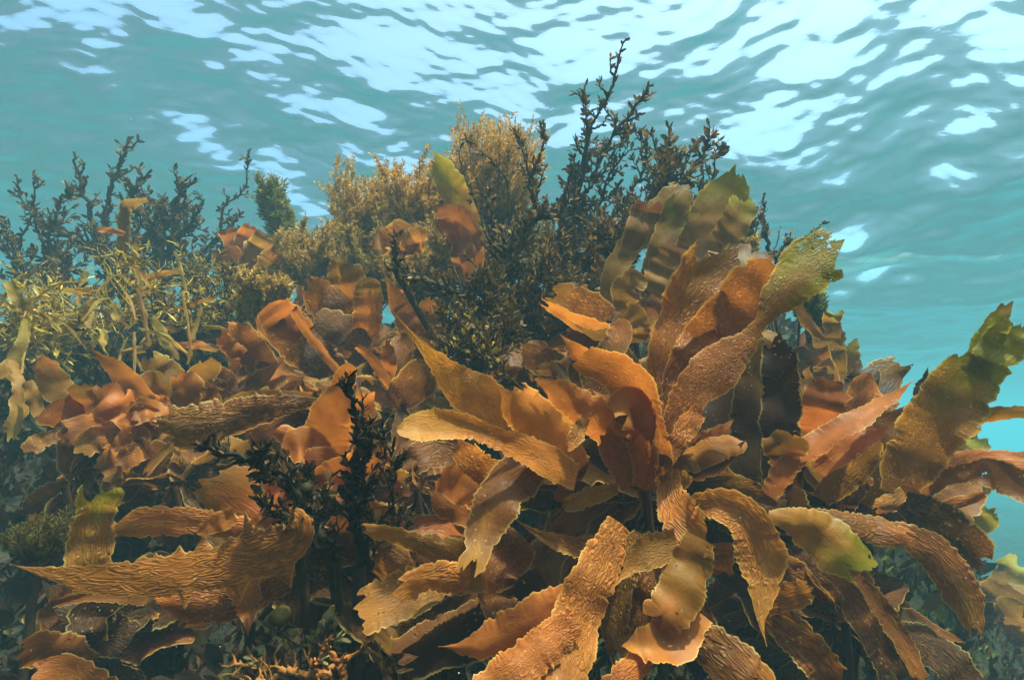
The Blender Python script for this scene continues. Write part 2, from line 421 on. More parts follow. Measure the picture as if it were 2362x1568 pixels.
# one row per wave train: wave vector x, y, then sine and cosine heights in metres
WAVES = [[11.965,7.828,0.00166,0.00231],[-5.67,3.535,0.00149,0.00558],[6.08,0.859,0.00171,0.00522],[8.172,9.427,5e-05,-0.00255],[-1.962,17.76,-0.00129,0.00122],[12.349,7.5,-0.00062,-0.00198],[-5.135,2.288,-0.00075,-0.00523],[-1.511,5.384,0.00209,-0.00489],[5.001,3.424,-0.00151,-0.00457],[0.649,7.867,-0.00359,-0.00067],[7.829,14.258,0.00028,0.0017],[0.025,11.412,-0.00161,0.00183],[10.356,1.134,-0.0002,-0.00266],[3.614,-0.712,0.00504,-0.0056],[0.245,7.224,-0.00234,-0.00301],[-4.515,2.5,0.0005,0.00524],[4.52,-2.51,-0.00055,0.00516],[-5.902,4.47,0.00359,8e-05],[-12.281,4.786,-0.00127,0.00154],[9.437,-0.68,0.00104,-0.00256],[-0.209,3.947,0.00371,-0.00526],[7.57,-3.12,-0.00173,-0.00258],[6.934,0.73,-0.00255,0.00257],[-12.017,2.977,-0.00067,-0.00188],[8.165,7.188,-0.00219,0.00054],[0.48,6.909,-0.00325,-0.00138],[2.937,0.773,0.0069,0.00409],[7.286,2.445,0.00298,0.00105],[0.495,20.156,-0.00084,-0.00084],[6.495,6.766,0.00249,0.00054],[3.715,2.361,0.00448,0.00299],[9.696,4.814,0.00112,-0.00186],[3.134,12.813,-0.00029,0.00175],[7.708,13.474,-0.00038,0.00141],[-3.383,2.846,-0.00081,0.00505],[-5.864,14.126,-0.00076,-0.00123],[0.113,10.299,-0.00153,-0.00152],[5.565,9.484,0.00197,0.00034],[-4.58,6.148,0.00253,0.00131],[-0.092,5.972,0.00299,-0.00203],[-0.749,11.143,-0.00069,0.0018],[1.872,8.015,0.00109,-0.00237],[4.763,18.261,0.00092,0.00065],[-1.767,15.202,-0.00116,-0.00072],[7.873,9.439,-0.00121,0.00119],[-0.052,2.524,-0.00155,0.00805],[-2.121,17.847,0.0006,-0.00098],[10.144,-10.823,-0.0007,0.00118],[-1.156,5.328,-0.00207,-0.00311],[-7.51,3.419,-6e-05,0.00246],[11.624,10.105,-0.00096,-0.0009],[-2.933,2.407,-0.00084,0.00528],[-6.908,5.853,-0.00166,-0.00146],[-0.895,9.375,0.00132,0.00165],[-2.764,8.8,0.00215,-0.00013],[0.02,1.461,-0.0133,0.00275],[0.543,5.092,0.00039,0.00385],[-1.111,7.514,0.00167,0.00198],[-2.555,2.374,0.00459,0.00327],[-0.036,1.478,-0.01288,0.00293],[-6.575,12.506,0.00066,0.00121],[8.164,15.033,0.00088,0.00072],[4.699,4.58,-0.00264,-0.00132],[-6.358,12.743,0.00017,-0.00134],[3.272,15.111,-0.00054,-0.00112],[-1.694,9.38,-0.00159,0.00122],[7.097,6.197,-0.00153,-0.00132],[-6.971,12.127,-0.00031,-0.00132],[8.121,5.943,-0.00184,-0.0004],[-3.849,0.815,-0.00288,-0.00382],[-2.727,12.68,0.00125,0.00073],[-7.432,7.266,-0.00067,-0.00167],[-0.041,5.613,0.00207,0.00262],[5.664,0.562,-0.00272,-0.00178],[-8.335,8.767,-0.00027,0.0015],[-0.031,2.414,-0.00488,0.00585],[2.468,19.283,0.00038,0.00085],[0.681,11.18,-0.00044,0.00156],[1.089,8.341,0.00072,-0.00201],[0.078,1.509,-0.01051,0.00544],[0.173,10.345,-0.00133,-0.0011],[-1.504,10.312,-0.00058,0.00161],[0.14,9.31,0.00074,-0.00177],[-0.554,20.096,-0.00038,-0.0008],[5.681,1.321,-0.00166,-0.00252],[-0.16,2.932,0.00596,0.0005],[-1.712,8.169,0.00077,-0.00194],[-0.533,3.042,0.00345,0.00447],[5.668,18.36,-0.0008,-0.00041],[3.702,13.878,-0.00054,-0.00107],[5.519,8.941,0.00161,-0.00026],[-1.895,6.743,0.00183,0.00161],[6.771,11.871,-0.00125,5e-05],[0.121,2.414,-0.00381,0.00591],[-4.134,11.718,8e-05,0.00136],[0.166,6.049,0.00262,-0.00098],[0.087,1.545,-0.00856,0.00661],[-3.342,9.063,0.00106,0.00137],[0.23,21.073,-0.00051,-0.0006],[-3.047,2.102,-0.00429,-0.00137],[-4.872,4.892,0.00043,0.00237],[-9.82,10.484,0.00114,-2e-05],[-2.582,4.138,-0.00058,-0.00325],[-4.202,6.68,-0.00044,0.00199],[-7.667,5.451,0.00121,-0.00119],[-7.286,10.733,0.00094,-0.00079],[-4.405,11.607,-0.00018,-0.00126],[13.943,1.914,-0.00105,-0.00041],[3.557,3.504,-0.00038,0.00314],[3.409,13.776,0.00064,0.00091],[9.734,10.796,-0.0008,-0.00073],[-4.448,5.382,-0.00223,-0.0001],[0.029,1.617,-0.00546,0.00783],[-3.188,2.672,-0.00041,0.00369],[-0.462,2.948,0.00223,0.00463],[5.014,19.62,5e-05,-0.00075],[4.46,3.225,-0.0024,0.0014],[-11.764,4.886,0.00087,-0.00082],[-7.562,12.342,0.00085,-0.00061],[0.051,1.617,-0.00521,0.0078],[-2.442,1.243,0.00137,-0.00536],[2.514,12.765,-0.0,0.00116],[-0.3,3.974,0.00118,-0.00361],[-0.739,3.283,0.00445,0.00049],[-0.73,7.988,-0.00136,0.00128],[2.533,12.265,0.00058,0.00105],[4.944,12.771,-0.00105,0.00032],[-0.261,2.603,-0.00029,0.00568],[1.557,9.182,-0.00102,-0.00123],[15.007,1.046,-0.00072,0.00067],[8.229,15.222,-0.0004,0.00076],[0.548,3.801,0.00127,-0.00363],[-7.546,17.124,3e-05,-0.00078],[-2.277,1.557,-0.00494,-0.00196],[8.466,0.808,0.0016,0.0006],[-0.725,5.223,-0.00126,0.00245],[-4.412,9.892,-0.00094,0.00094],[-4.644,9.698,0.00065,0.00117],[0.174,1.537,-0.00734,0.00564],[0.132,1.59,-0.00562,0.00699],[-4.399,9.267,-0.00083,0.00111],[3.299,4.869,-0.00025,-0.0024],[0.119,11.981,-0.00038,0.00111],[-3.192,11.924,0.00054,0.001],[-7.364,12.076,-0.00012,-0.00098],[-7.258,11.214,0.00054,-0.00088],[-6.063,1.777,0.00186,0.00114],[0.171,2.335,-0.00451,0.0037],[0.609,3.404,0.00395,0.00014],[3.874,7.88,-0.00048,-0.00147],[9.183,12.959,-0.00073,-0.00045],[-4.946,7.727,-0.00124,0.0008],[-5.762,11.846,0.00088,-0.00053],[-2.952,1.835,-0.00148,-0.00357],[-3.378,6.147,0.00026,0.00189],[10.144,10.361,0.00048,0.00079],[0.369,3.417,0.00226,0.00316],[10.219,3.763,-0.00081,-0.00092],[-7.31,11.68,-0.00032,-0.00091],[2.005,7.247,0.00118,0.00131],[-0.355,4.249,-0.00106,-0.00292],[0.243,2.445,-0.00121,0.00522],[-3.829,15.934,0.0008,-9e-05],[5.066,4.055,-0.00122,0.00161],[-0.511,6.94,-0.00017,-0.00186],[-3.197,4.523,0.00235,-9e-05],[-4.445,18.554,0.00057,-0.00037],[2.926,0.014,-0.0044,-0.00046],[-5.057,8.347,-0.00087,0.001],[-3.394,1.713,0.0033,0.00078],[6.88,20.071,-0.00047,0.00038],[2.159,10.343,0.00116,0.00027],[13.697,5.105,-0.00062,-0.00058],[6.947,15.637,0.00029,-0.00067],[-9.409,15.075,0.00042,0.00055],[4.176,6.694,5e-05,0.00156],[-2.482,1.051,0.00378,-0.00255],[-0.35,10.962,0.00027,0.00109],[1.3,0.52,-0.00851,0.00199],[-11.143,10.097,0.00047,-0.00067],[-12.855,3.488,-0.00091,0.0001],[0.017,1.711,-0.00098,0.00706],[0.275,1.399,-0.00851,0.00076],[-2.58,5.377,-0.00023,0.00203],[-10.441,14.804,-0.00035,-0.00057],[-3.404,4.986,-0.001,-0.00172],[1.682,6.037,-0.00175,-0.00079],[2.691,15.093,3e-05,0.00078],[1.4,0.181,-0.00502,-0.0068],[-6.241,13.509,-0.00053,-0.0006],[-12.72,16.44,-0.00054,-0.00017],[1.393,10.457,-0.00011,0.00111],[-1.076,20.821,0.00035,-0.00045],[-0.558,6.82,1e-05,-0.00172],[-1.53,9.765,-0.00011,0.00119],[1.714,6.722,-0.00168,0.00023],[-0.311,3.855,0.0014,-0.00266],[-1.791,3.352,-0.00194,-0.00235],[-5.734,15.799,0.00046,0.00052],[-0.128,2.263,-0.00503,0.00081],[1.391,0.485,-0.00778,0.00075],[-0.372,6.567,0.00171,0.00034],[-1.723,3.307,-0.00178,-0.00248],[3.884,5.102,0.00078,-0.00158],[-4.636,6.859,-0.00048,-0.00126],[-2.871,22.084,-0.00032,0.00038],[-0.518,1.797,-0.00595,-0.00012],[15.535,-1.06,0.0007,-0.00015],[5.226,5.442,-0.00141,0.00043],[0.183,2.255,-0.00466,0.00157],[-0.603,4.483,0.00163,-0.00184],[0.076,1.723,-0.00011,0.00644],[6.107,4.831,0.00042,0.00136],[-5.185,6.968,0.00127,-7e-05],[-0.434,1.614,-0.00593,-0.00286],[-0.366,4.203,-0.00065,-0.00252],[1.871,8.546,-0.00071,-0.00103],[-0.736,4.716,0.00012,-0.00229],[5.517,17.581,-0.00036,-0.00047],[-1.21,2.897,-0.00137,-0.00319],[-5.361,0.574,-0.00111,0.00169],[4.105,-1.197,-0.00253,-3e-05],[-1.902,3.609,-0.00263,-0.00025],[-7.873,7.349,0.001,-6e-05],[1.288,9.569,-0.00103,0.00041],[-0.819,4.64,0.00218,-0.0006],[3.262,18.268,-0.00047,-0.00033],[3.679,5.847,-0.00114,0.00103],[-0.848,4.919,0.00012,-0.00211],[-0.154,8.98,0.00114,0.00015],[3.949,6.218,-0.00139,0.0001],[2.35,4.471,0.00186,-0.00073],[-12.382,10.393,-0.00054,0.00031],[2.989,2.779,-0.00173,0.00175],[-11.52,5.657,-0.00032,0.00071],[0.129,2.189,-0.00451,-0.00062],[1.366,0.778,-0.00286,0.00567],[-7.4,17.34,0.00048,0.00022],[-0.165,1.748,-0.00219,0.00518],[2.713,6.417,0.00016,-0.00139],[-1.669,2.163,0.00296,-0.00198],[1.793,8.811,-0.00049,-0.00094],[3.888,6.492,-0.00059,0.00111],[3.098,2.904,-0.00048,0.00218],[-1.525,2.31,0.00194,-0.00283],[-2.737,7.725,-0.00112,0.00028],[1.505,0.321,-0.00562,-0.00247],[4.383,4.047,0.00156,-7e-05],[1.177,3.387,-0.00216,-0.00142],[2.278,4.689,0.00133,-0.00119],[-2.315,3.109,-0.00194,0.00139],[-4.069,15.209,0.00052,-0.00027],[-4.456,4.243,0.00118,0.00094],[0.225,3.003,0.00162,-0.00259],[4.937,0.464,0.00039,0.00181],[1.521,5.356,0.00158,-0.00047],[2.427,1.448,0.00065,-0.00318],[1.739,-0.303,0.00089,-0.0051],[12.635,10.183,0.00056,-8e-05],[3.992,9.273,-0.00044,0.00078],[2.72,10.431,-0.00025,0.00078],[-0.009,3.291,-0.00265,-0.00032],[-1.456,2.383,0.00138,-0.00283],[-2.124,2.513,0.00184,-0.00192],[-3.422,5.659,-0.00103,-0.00082],[0.276,2.244,-0.00321,0.00208],[0.292,2.852,0.00296,-0.00057],[-0.49,4.022,-0.00208,0.00042],[5.533,8.022,-2e-05,0.00088],[3.901,1.458,-0.00124,-0.00163],[0.611,3.02,-0.00078,0.00265],[3.58,6.25,0.00066,0.00095],[-1.849,1.985,0.00307,0.00027],[1.658,10.708,0.00036,0.00068],[5.048,5.012,0.00086,0.00079],[0.363,2.486,0.00111,0.00311],[3.937,-1.107,0.0019,0.00071],[-0.382,4.163,-0.00044,-0.00193],[0.313,9.509,0.00072,-0.00048],[7.811,10.092,0.00051,-0.00039],[-2.261,7.386,-0.00104,-0.00022],[-0.259,1.799,-0.00281,0.00352],[0.646,2.992,-0.00099,0.00247],[5.491,7.211,-0.00052,0.00073],[0.322,1.501,-0.0046,0.00249],[-0.702,1.672,-0.00204,-0.00392],[1.373,3.383,-0.00218,-0.00016],[-1.564,1.516,0.00197,0.00308],[2.656,3.131,0.00027,0.0019],[14.258,9.215,0.00039,0.00025],[-1.106,21.975,-0.00034,-0.00011],[-1.147,1.36,0.00019,0.00438],[-0.613,1.427,0.00175,-0.00468],[-1.669,1.562,0.00187,0.0028],[1.376,5.614,0.00133,-0.00012],[1.631,1.099,-0.00011,0.0039],[3.046,7.552,0.00078,0.00052],[0.593,2.981,-0.00128,0.00216],[2.784,6.809,0.00096,0.0004],[0.356,3.257,-0.00035,0.00228],[1.928,1.726,0.00287,-0.00036],[-1.488,10.047,0.00016,0.00072],[1.437,3.006,-0.00141,-0.00173],[-1.358,2.362,0.00133,-0.00238],[-1.02,1.608,0.00368,0.00127],[-3.242,10.56,0.00047,-0.00047],[10.145,15.123,-0.00039,-0.00011],[7.826,13.919,-1e-05,0.00046],[-2.691,-0.193,0.0027,0.00025],[1.042,3.275,-7e-05,-0.00211],[8.641,5.935,0.00046,-0.00051],[1.759,3.523,-0.00044,0.00178],[-1.038,1.806,0.00318,-0.00139],[-0.121,3.229,-0.00014,-0.00223],[0.59,2.151,-0.00043,0.0032],[0.592,2.151,-0.00042,0.00319],[1.501,5.228,0.00132,6e-05],[0.74,12.279,0.00026,-0.00052],[-1.976,2.161,0.00242,-0.00022],[1.731,1.103,-0.00091,0.00333],[12.888,16.759,-0.00016,-0.00029],[1.178,1.012,0.00172,0.00415],[1.843,4.734,0.00056,0.00125],[15.839,11.747,0.00013,-0.00033],[13.802,11.363,-6e-05,-0.00038],[6.231,4.113,-8e-05,0.00093],[-1.0,1.525,0.00314,0.00216],[2.895,17.089,0.00012,-0.00038],[-1.883,9.951,-0.00053,-0.00043],[-3.967,6.089,-0.00061,-0.00073],[-8.83,3.938,-0.00045,-0.00055],[1.922,1.349,0.00049,0.00287],[-3.995,-4.857,-0.00107,-0.00012],[3.46,1.76,-8e-05,0.00173],[1.605,1.427,0.00279,0.00143],[-1.308,6.682,0.00043,0.00088],[0.511,2.328,0.00139,0.00242],[2.133,2.087,-0.00048,-0.00214],[-0.536,6.347,0.00098,0.00031],[-1.186,9.364,3e-05,-0.00069],[1.26,5.472,0.00019,0.00115],[1.789,1.104,-0.0013,0.00283],[-3.736,3.267,0.00123,-0.00048],[-1.989,4.088,-0.00076,0.00121],[3.23,2.32,-0.00072,-0.00146],[1.637,1.499,0.0028,0.00081],[-0.3,1.911,-0.00199,0.00264],[-0.76,1.865,-0.00294,-0.00117],[0.472,2.387,0.00145,0.00218],[3.309,3.884,0.00091,0.00085],[-10.534,11.638,0.00033,0.00023],[-2.842,7.975,-0.00021,0.00072],[1.9,4.662,0.00023,0.00124],[-0.605,1.313,0.00331,-0.00286],[1.944,6.02,-0.00094,0.00035],[-0.278,2.236,-0.00253,0.00116],[4.288,11.705,-0.0005,-7e-05],[2.367,3.946,0.00099,0.00092],[-7.705,7.402,0.00046,-0.00036],[-11.948,4.461,0.00018,0.00045],[12.695,16.131,-0.00028,-0.00012],[-1.014,3.392,-0.00014,0.00173],[-2.047,4.266,-0.00066,0.00111],[6.906,13.06,0.00015,0.00039],[14.62,11.689,-3e-05,-0.00033],[4.635,2.803,-0.00055,-0.00099],[0.479,1.92,-0.003,0.00072],[-1.826,1.172,-0.00112,0.00257],[0.864,1.284,0.00288,0.0026],[1.333,1.159,0.00223,0.00256],[3.218,1.895,0.00078,0.00137],[4.798,2.544,-0.00065,0.00086],[-1.017,1.927,0.00149,-0.00225],[0.363,1.501,-0.00339,0.00172],[4.389,7.0,0.00011,0.0007],[-2.265,4.468,-0.00077,0.00087],[-0.947,1.409,0.00225,0.00258],[5.997,4.51,0.00021,0.00074],[-10.403,5.538,-0.00049,-4e-05],[0.262,3.061,-2e-05,-0.00187],[2.029,2.202,-0.00104,-0.0016],[0.661,1.789,-0.00253,-0.00159],[4.025,4.359,-0.00095,0.0001],[2.256,7.665,-0.00062,-0.00035],[1.189,1.938,0.0024,-0.00069],[-1.041,1.999,0.00098,-0.00231],[4.501,6.764,5e-05,0.00069],[-0.766,1.416,0.00322,-0.0013],[-1.982,0.298,7e-05,-0.00277],[0.699,2.107,-0.00056,0.00241],[-4.123,3.933,0.00084,0.00047],[9.173,4.204,0.00027,0.00047],[1.292,4.614,0.00101,0.00053],[-0.923,1.362,0.00197,0.00263],[2.324,1.015,0.00212,0.0],[14.781,10.082,-0.00026,-0.00015],[1.03,1.148,0.00182,0.00295],[1.171,5.224,-0.00099,-0.00013],[1.764,4.663,0.00017,0.00106],[20.684,7.725,0.00023,-8e-05],[-1.043,6.111,0.00039,-0.00076],[-1.666,7.134,-0.00012,0.00072],[0.874,1.372,0.00305,0.00108],[-1.018,6.853,-0.00035,0.00067],[-0.934,1.282,0.00079,0.0032],[4.374,14.918,0.0002,-0.00027],[0.661,1.347,0.00308,0.0016],[1.69,0.71,-0.00271,0.00083],[-0.908,1.32,0.00165,0.00277],[-0.768,1.328,0.00334,0.00041],[-1.111,2.126,0.00046,-0.00209],[3.232,2.144,0.00077,-0.00107],[-2.165,1.029,0.00143,-0.00156],[-4.263,9.487,0.00031,-0.00038],[-6.366,9.393,-0.00028,0.00035],[5.232,9.911,0.0002,0.0004],[-3.202,9.688,-0.00048,-0.00011],[2.091,3.129,-0.00125,-0.00048],[-3.809,2.464,0.00079,-0.00077],[-0.43,2.485,-0.00108,0.00167],[0.695,5.796,0.00076,0.0004],[1.449,4.074,0.00011,0.00115],[1.171,4.409,0.00071,0.00084],[-2.008,3.428,-0.00065,-0.00108],[5.059,1.792,0.00077,0.00052],[-2.191,3.224,-0.00013,0.00127],[1.569,2.285,0.00176,-0.00034],[-0.101,3.345,-0.00144,0.00034],[14.894,15.388,0.00021,0.0001],[-10.693,17.391,0.00024,-4e-05],[3.206,13.432,-0.0003,-0.00019],[-1.986,4.394,-0.00014,0.00099],[0.346,1.619,-0.002,0.00212],[-1.027,1.149,-0.00168,0.00263],[-2.266,4.75,-0.00062,0.00066],[-19.02,9.448,-2e-05,-0.00022],[-0.857,1.253,0.00153,0.00272],[0.415,1.367,-0.00327,0.00051],[-3.05,15.481,0.00016,-0.00024],[1.406,4.573,0.00078,0.00058],[-1.192,12.939,-0.00029,-0.00021],[-2.026,0.328,-0.00023,-0.00223],[-1.964,3.176,3e-05,-0.00123],[9.925,14.285,0.00024,0.0001],[2.018,1.205,-0.00121,0.00152],[-13.797,12.63,9e-05,-0.00022],[-2.577,7.246,0.00035,0.00048],[-16.061,11.494,-0.0002,-0.00011],[0.416,1.381,-0.00307,0.0006],[-3.264,13.831,0.00016,-0.00027],[-1.638,4.423,0.00068,0.00066],[-10.096,13.329,-9e-05,0.00025],[-5.409,16.513,0.00015,-0.00021],[-2.002,2.631,0.0001,-0.00133],[-3.326,5.538,-0.00061,0.00029],[3.142,2.103,0.00096,-0.00062],[-2.788,7.41,0.00054,6e-05],[0.71,2.387,0.00173,-0.0],[2.019,6.468,-0.00061,2e-05],[4.662,6.886,-0.00049,-6e-05]]

def waves(x, y):
    x = x.astype(np.float32); y = y.astype(np.float32)
    z = np.zeros_like(x)
    r = np.hypot(x, y)
    for kx, ky, a, b in WAVES:
        lam = 6.2832 / math.hypot(kx, ky)
        arg = np.float32(kx) * x + np.float32(ky) * y
        z += (np.float32(a) * np.sin(arg) + np.float32(b) * np.cos(arg)) * np.clip(1.6 - r / (14 + 10 * lam), 0, 1)
    q = np.random.default_rng(11)
    for k in range(14):
        lam = 0.07 * 1.10 ** k
        a = q.normal(math.radians(85), math.radians(35))
        kx, ky = math.cos(a) * 6.2832 / lam, math.sin(a) * 6.2832 / lam
        z += 0.036 / (6.2832 / lam) * np.sin(kx * x + ky * y + q.uniform(0, 6.28) + 0.8 * np.sin(1.7 * x - 1.1 * y)) * np.clip(1.5 - r / 8, 0, 1)
    return z

# ------------------------------------------------------------------ kelp blades
PAL = {
    'O': (0.49, 0.127, 0.018), 'R': (0.42, 0.098, 0.018), 'L': (0.29, 0.108, 0.013), 'G': (0.30, 0.21, 0.010),
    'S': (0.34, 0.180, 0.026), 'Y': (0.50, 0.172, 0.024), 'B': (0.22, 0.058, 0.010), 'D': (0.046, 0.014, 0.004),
    'T': (0.47, 0.132, 0.020),
}
_seed = [100]
def blade(parent, origin, code, d0, d1, pts, tip='torn', roll=None, cup=0.18, ruffle=0.07, wrinkle=1.0, teeth=(), holes=0.0, wave=1.0, name="blade", rag=1.0, world_pts=None):
    """one kelp blade: a thin sheet along a spine; pts = (x, y, width[, roll]) in view units from base to tip"""
    _seed[0] += 1
    sd = _seed[0]
    r = np.random.default_rng(sd)
    if world_pts is None:
        n = len(pts)
        L0 = [0]
        for i in range(1, n):
            L0.append(L0[-1] + math.hypot(pts[i][0] - pts[i - 1][0], pts[i][1] - pts[i - 1][1]))
        rows = []
        base_roll = r.uniform(-28, 28) if roll is None else roll
        for i, p in enumerate(pts):
            t = L0[i] / max(L0[-1], 1e-6)
            d = d0 + (d1 - d0) * t
            w = p[2] / F * d
            ro = p[3] if len(p) > 3 else base_roll + (r.uniform(-10, 10))
            w /= max(0.55, abs(math.cos(math.radians(ro))))
            rows.append([*at(p[0], p[1], d), w, math.radians(ro)])
        length_px = L0[-1]
    else:
        rows = world_pts
        length_px = 300
    nv = int(np.clip(length_px / 3.2, 40, 190))
    S = spline(rows, nv)
    P, W, RO = S[:, :3], np.maximum(S[:, 3], 0.002), S[:, 4]
    v = np.linspace(0, 1, nv)
    seglen = np.linalg.norm(np.diff(P, axis=0), axis=1)
    s = np.concatenate([[0], np.cumsum(seglen)])
    Ln = s[-1]
    # gentle depth wander
    view = norm(P)
    P = P + view * (0.10 * W.mean() * wob(v, 1.3, sd + 1, 2) * np.minimum(v * 4, 1))[:, None]
    T = norm(np.gradient(P, axis=0))
    Sd = norm(np.cross(T, -view))
    Nn = norm(np.cross(Sd, T))
    c, si = np.cos(RO)[:, None], np.sin(RO)[:, None]
    S2 = Sd * c + Nn * si
    N2 = Nn * c - Sd * si
    us = np.array([-1, -0.965, -0.9, -0.8, -0.68, -0.54, -0.39, -0.24, -0.08, 0.08, 0.24, 0.39, 0.54, 0.68, 0.8, 0.9, 0.965, 1])
    nu = len(us)
    half = W / 2
    if tip == 'round':
        half = half * np.sqrt(np.clip(1 - np.clip((v - 0.86) / 0.14, 0, 1) ** 2, 0.0004, 1))
    elif tip == 'point':
        half = half * np.clip(1 - np.clip((v - 0.55) / 0.45, 0, 1) ** 1.6, 0.02, 1)
    Hh = []
    fine = 0.0022 * rag
    for side in (0, 1):
        hw = half * (1 + 0.07 * rag * wob(s / 0.10, 1.0, sd + 11 + side, 2))
        hw = hw + np.minimum(fine, half * 0.12) * (jag(s, 420, sd + 21 + side) + 0.8 * jag(s, 170, sd + 31 + side))
        # a few nicks
        for _ in range(r.integers(1, 4)):
            v0 = r.uniform(0.25, 1.0)
            hw = hw * (1 - r.uniform(0.05, 0.22) * rag * np.exp(-((s - v0 * Ln) / r.uniform(0.002, 0.007)) ** 2))
        for (tv, ts, tl, tw) in teeth:
            if (ts > 0) == (side == 1):
                dv = (v - tv) / tw
                hw = hw + tl * np.where(np.abs(dv) < 1, (1 - np.abs(dv)) ** 2.0, 0)
        Hh.append(np.maximum(hw, 0.0006))
    vv = np.repeat(v[:, None], nu, 1)
    uu = np.repeat(us[None, :], nv, 0)
    if tip == 'torn':
        end = 1 - np.minimum(0.9 * W.mean() / Ln, 0.22) * np.clip(0.42 + 0.34 * wob((us + 1) * 0.5, 1.1, sd + 40, 2) + 0.20 * jag((us + 1) * half[-1], 300, sd + 41) + 0.35 * np.abs(us) ** 3, 0, 1.2)
        vv = vv * (1 + (end[None, :] - 1) * np.clip((vv - 0.6) / 0.4, 0, 1) ** 1)
    idx = vv * (nv - 1)
    i0 = np.clip(np.floor(idx).astype(int), 0, nv - 2); ft = (idx - i0)[..., None]
    def smp(A):
        A2 = A if A.ndim == 2 else A[:, None]
        o = A2[i0] * (1 - ft) + A2[i0 + 1] * ft
        return o if A.ndim == 2 else o[..., 0]
    hl, hr = smp(Hh[0]), smp(Hh[1])
    hw = np.where(uu < 0, hl, hr)
    off = uu * hw
    hm = smp(half)
    ph = r.uniform(0, 6.28, 2)
    sarr = vv * Ln
    cupv = cup * r.choice([-1, 1]) * (0.6 + 0.4 * wob(v, 0.8, sd + 51, 1))
    ruf = ruffle * hm * np.abs(uu) ** 2.2 * (
        np.where(uu < 0, np.sin(sarr / 0.062 * 6.283 / 1.7 + ph[0] + 1.1 * np.sin(sarr / 0.11)), np.sin(sarr / 0.055 * 6.283 / 1.7 + ph[1] + 1.2 * np.sin(sarr / 0.13))))
    amp = smp(0.5 + 0.5 * wob(v, 2.1, sd + 61, 2))
    ruf = ruf + 0.030 * wave * hm * amp * np.sin(sarr / 0.036 + 3.1 * uu + ph[0] + 1.7 * np.sin(sarr / 0.07 + uu)) + 0.014 * hm * np.sin(sarr / 0.021 - 5 * uu + ph[1] + 1.5 * np.sin(sarr / 0.05))
    outn = smp(cupv) * hm * (uu ** 2) * 2 + ruf * np.minimum(vv * 5, 1)
    V = smp(P) + smp(S2) * off[..., None] + smp(N2) * outn[..., None]
    # pigment
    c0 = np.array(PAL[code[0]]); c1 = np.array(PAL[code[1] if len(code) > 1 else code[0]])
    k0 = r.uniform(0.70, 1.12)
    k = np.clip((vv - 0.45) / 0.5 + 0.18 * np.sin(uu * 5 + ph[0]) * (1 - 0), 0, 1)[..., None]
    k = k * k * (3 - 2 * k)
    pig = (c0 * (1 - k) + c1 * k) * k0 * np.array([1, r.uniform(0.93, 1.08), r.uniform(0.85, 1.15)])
    wrk = wrinkle * (0.35 + 0.65 * np.clip(1.25 - 1.1 * vv, 0, 1)) * np.clip((1 - np.abs(uu)) * 5, 0, 1)
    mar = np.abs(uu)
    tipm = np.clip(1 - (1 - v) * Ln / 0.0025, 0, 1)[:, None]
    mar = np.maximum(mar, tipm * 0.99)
    fc = grid_faces(nv, nu)
    lace = np.clip((vv - (1 - 0.10 - 0.5 * holes)) / (0.12 + 0.5 * holes), 0, 1) ** 1.5 * (0.75 if holes == 0 else 1.0)
    worn = tip == 'torn'
    uvc = np.stack([off.ravel(), sarr.ravel()], -1) * r.uniform(0.5, 1.5) + r.uniform(0, 5, 2)
    wrk = wrk * (r.uniform(0.05, 0.3) if (r.random() < 0.3 and wrinkle < 1.0) else r.uniform(0.6, 1.15))
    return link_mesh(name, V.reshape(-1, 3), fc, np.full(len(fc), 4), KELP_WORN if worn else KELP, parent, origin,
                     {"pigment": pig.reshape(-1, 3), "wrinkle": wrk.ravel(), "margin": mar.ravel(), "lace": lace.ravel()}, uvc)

# ------------------------------------------------------------------ stems, leaflets
def tube_arrays(P, rad, n=6, seed=0, lump=0.2):
    P = np.asarray(P, float); m = len(P)
    T = norm(np.gradient(P, axis=0))
    ref = np.where(np.abs(T[:, 2:3]) > 0.9, np.array([[1.0, 0, 0]]), np.array([[0, 0, 1.0]]))
    A = norm(np.cross(T, ref)); B = np.cross(T, A)
    a = np.arange(n) / n * 2 * math.pi
    r = np.random.default_rng(seed)
    rr = np.asarray(rad)[:, None] * (1 + lump * r.uniform(-1, 1, (m, n)))
    V = P[:, None] + A[:, None] * (np.cos(a)[None, :, None] * rr[..., None]) + B[:, None] * (np.sin(a)[None, :, None] * rr[..., None])
    V = V.reshape(-1, 3)
    i = np.arange(m - 1)[:, None] * n + np.arange(n)[None, :]
    j = np.arange(m - 1)[:, None] * n + (np.arange(n)[None, :] + 1) % n
    fc = np.stack([i, j, j + n, i + n], -1).reshape(-1, 4)
    return V, fc

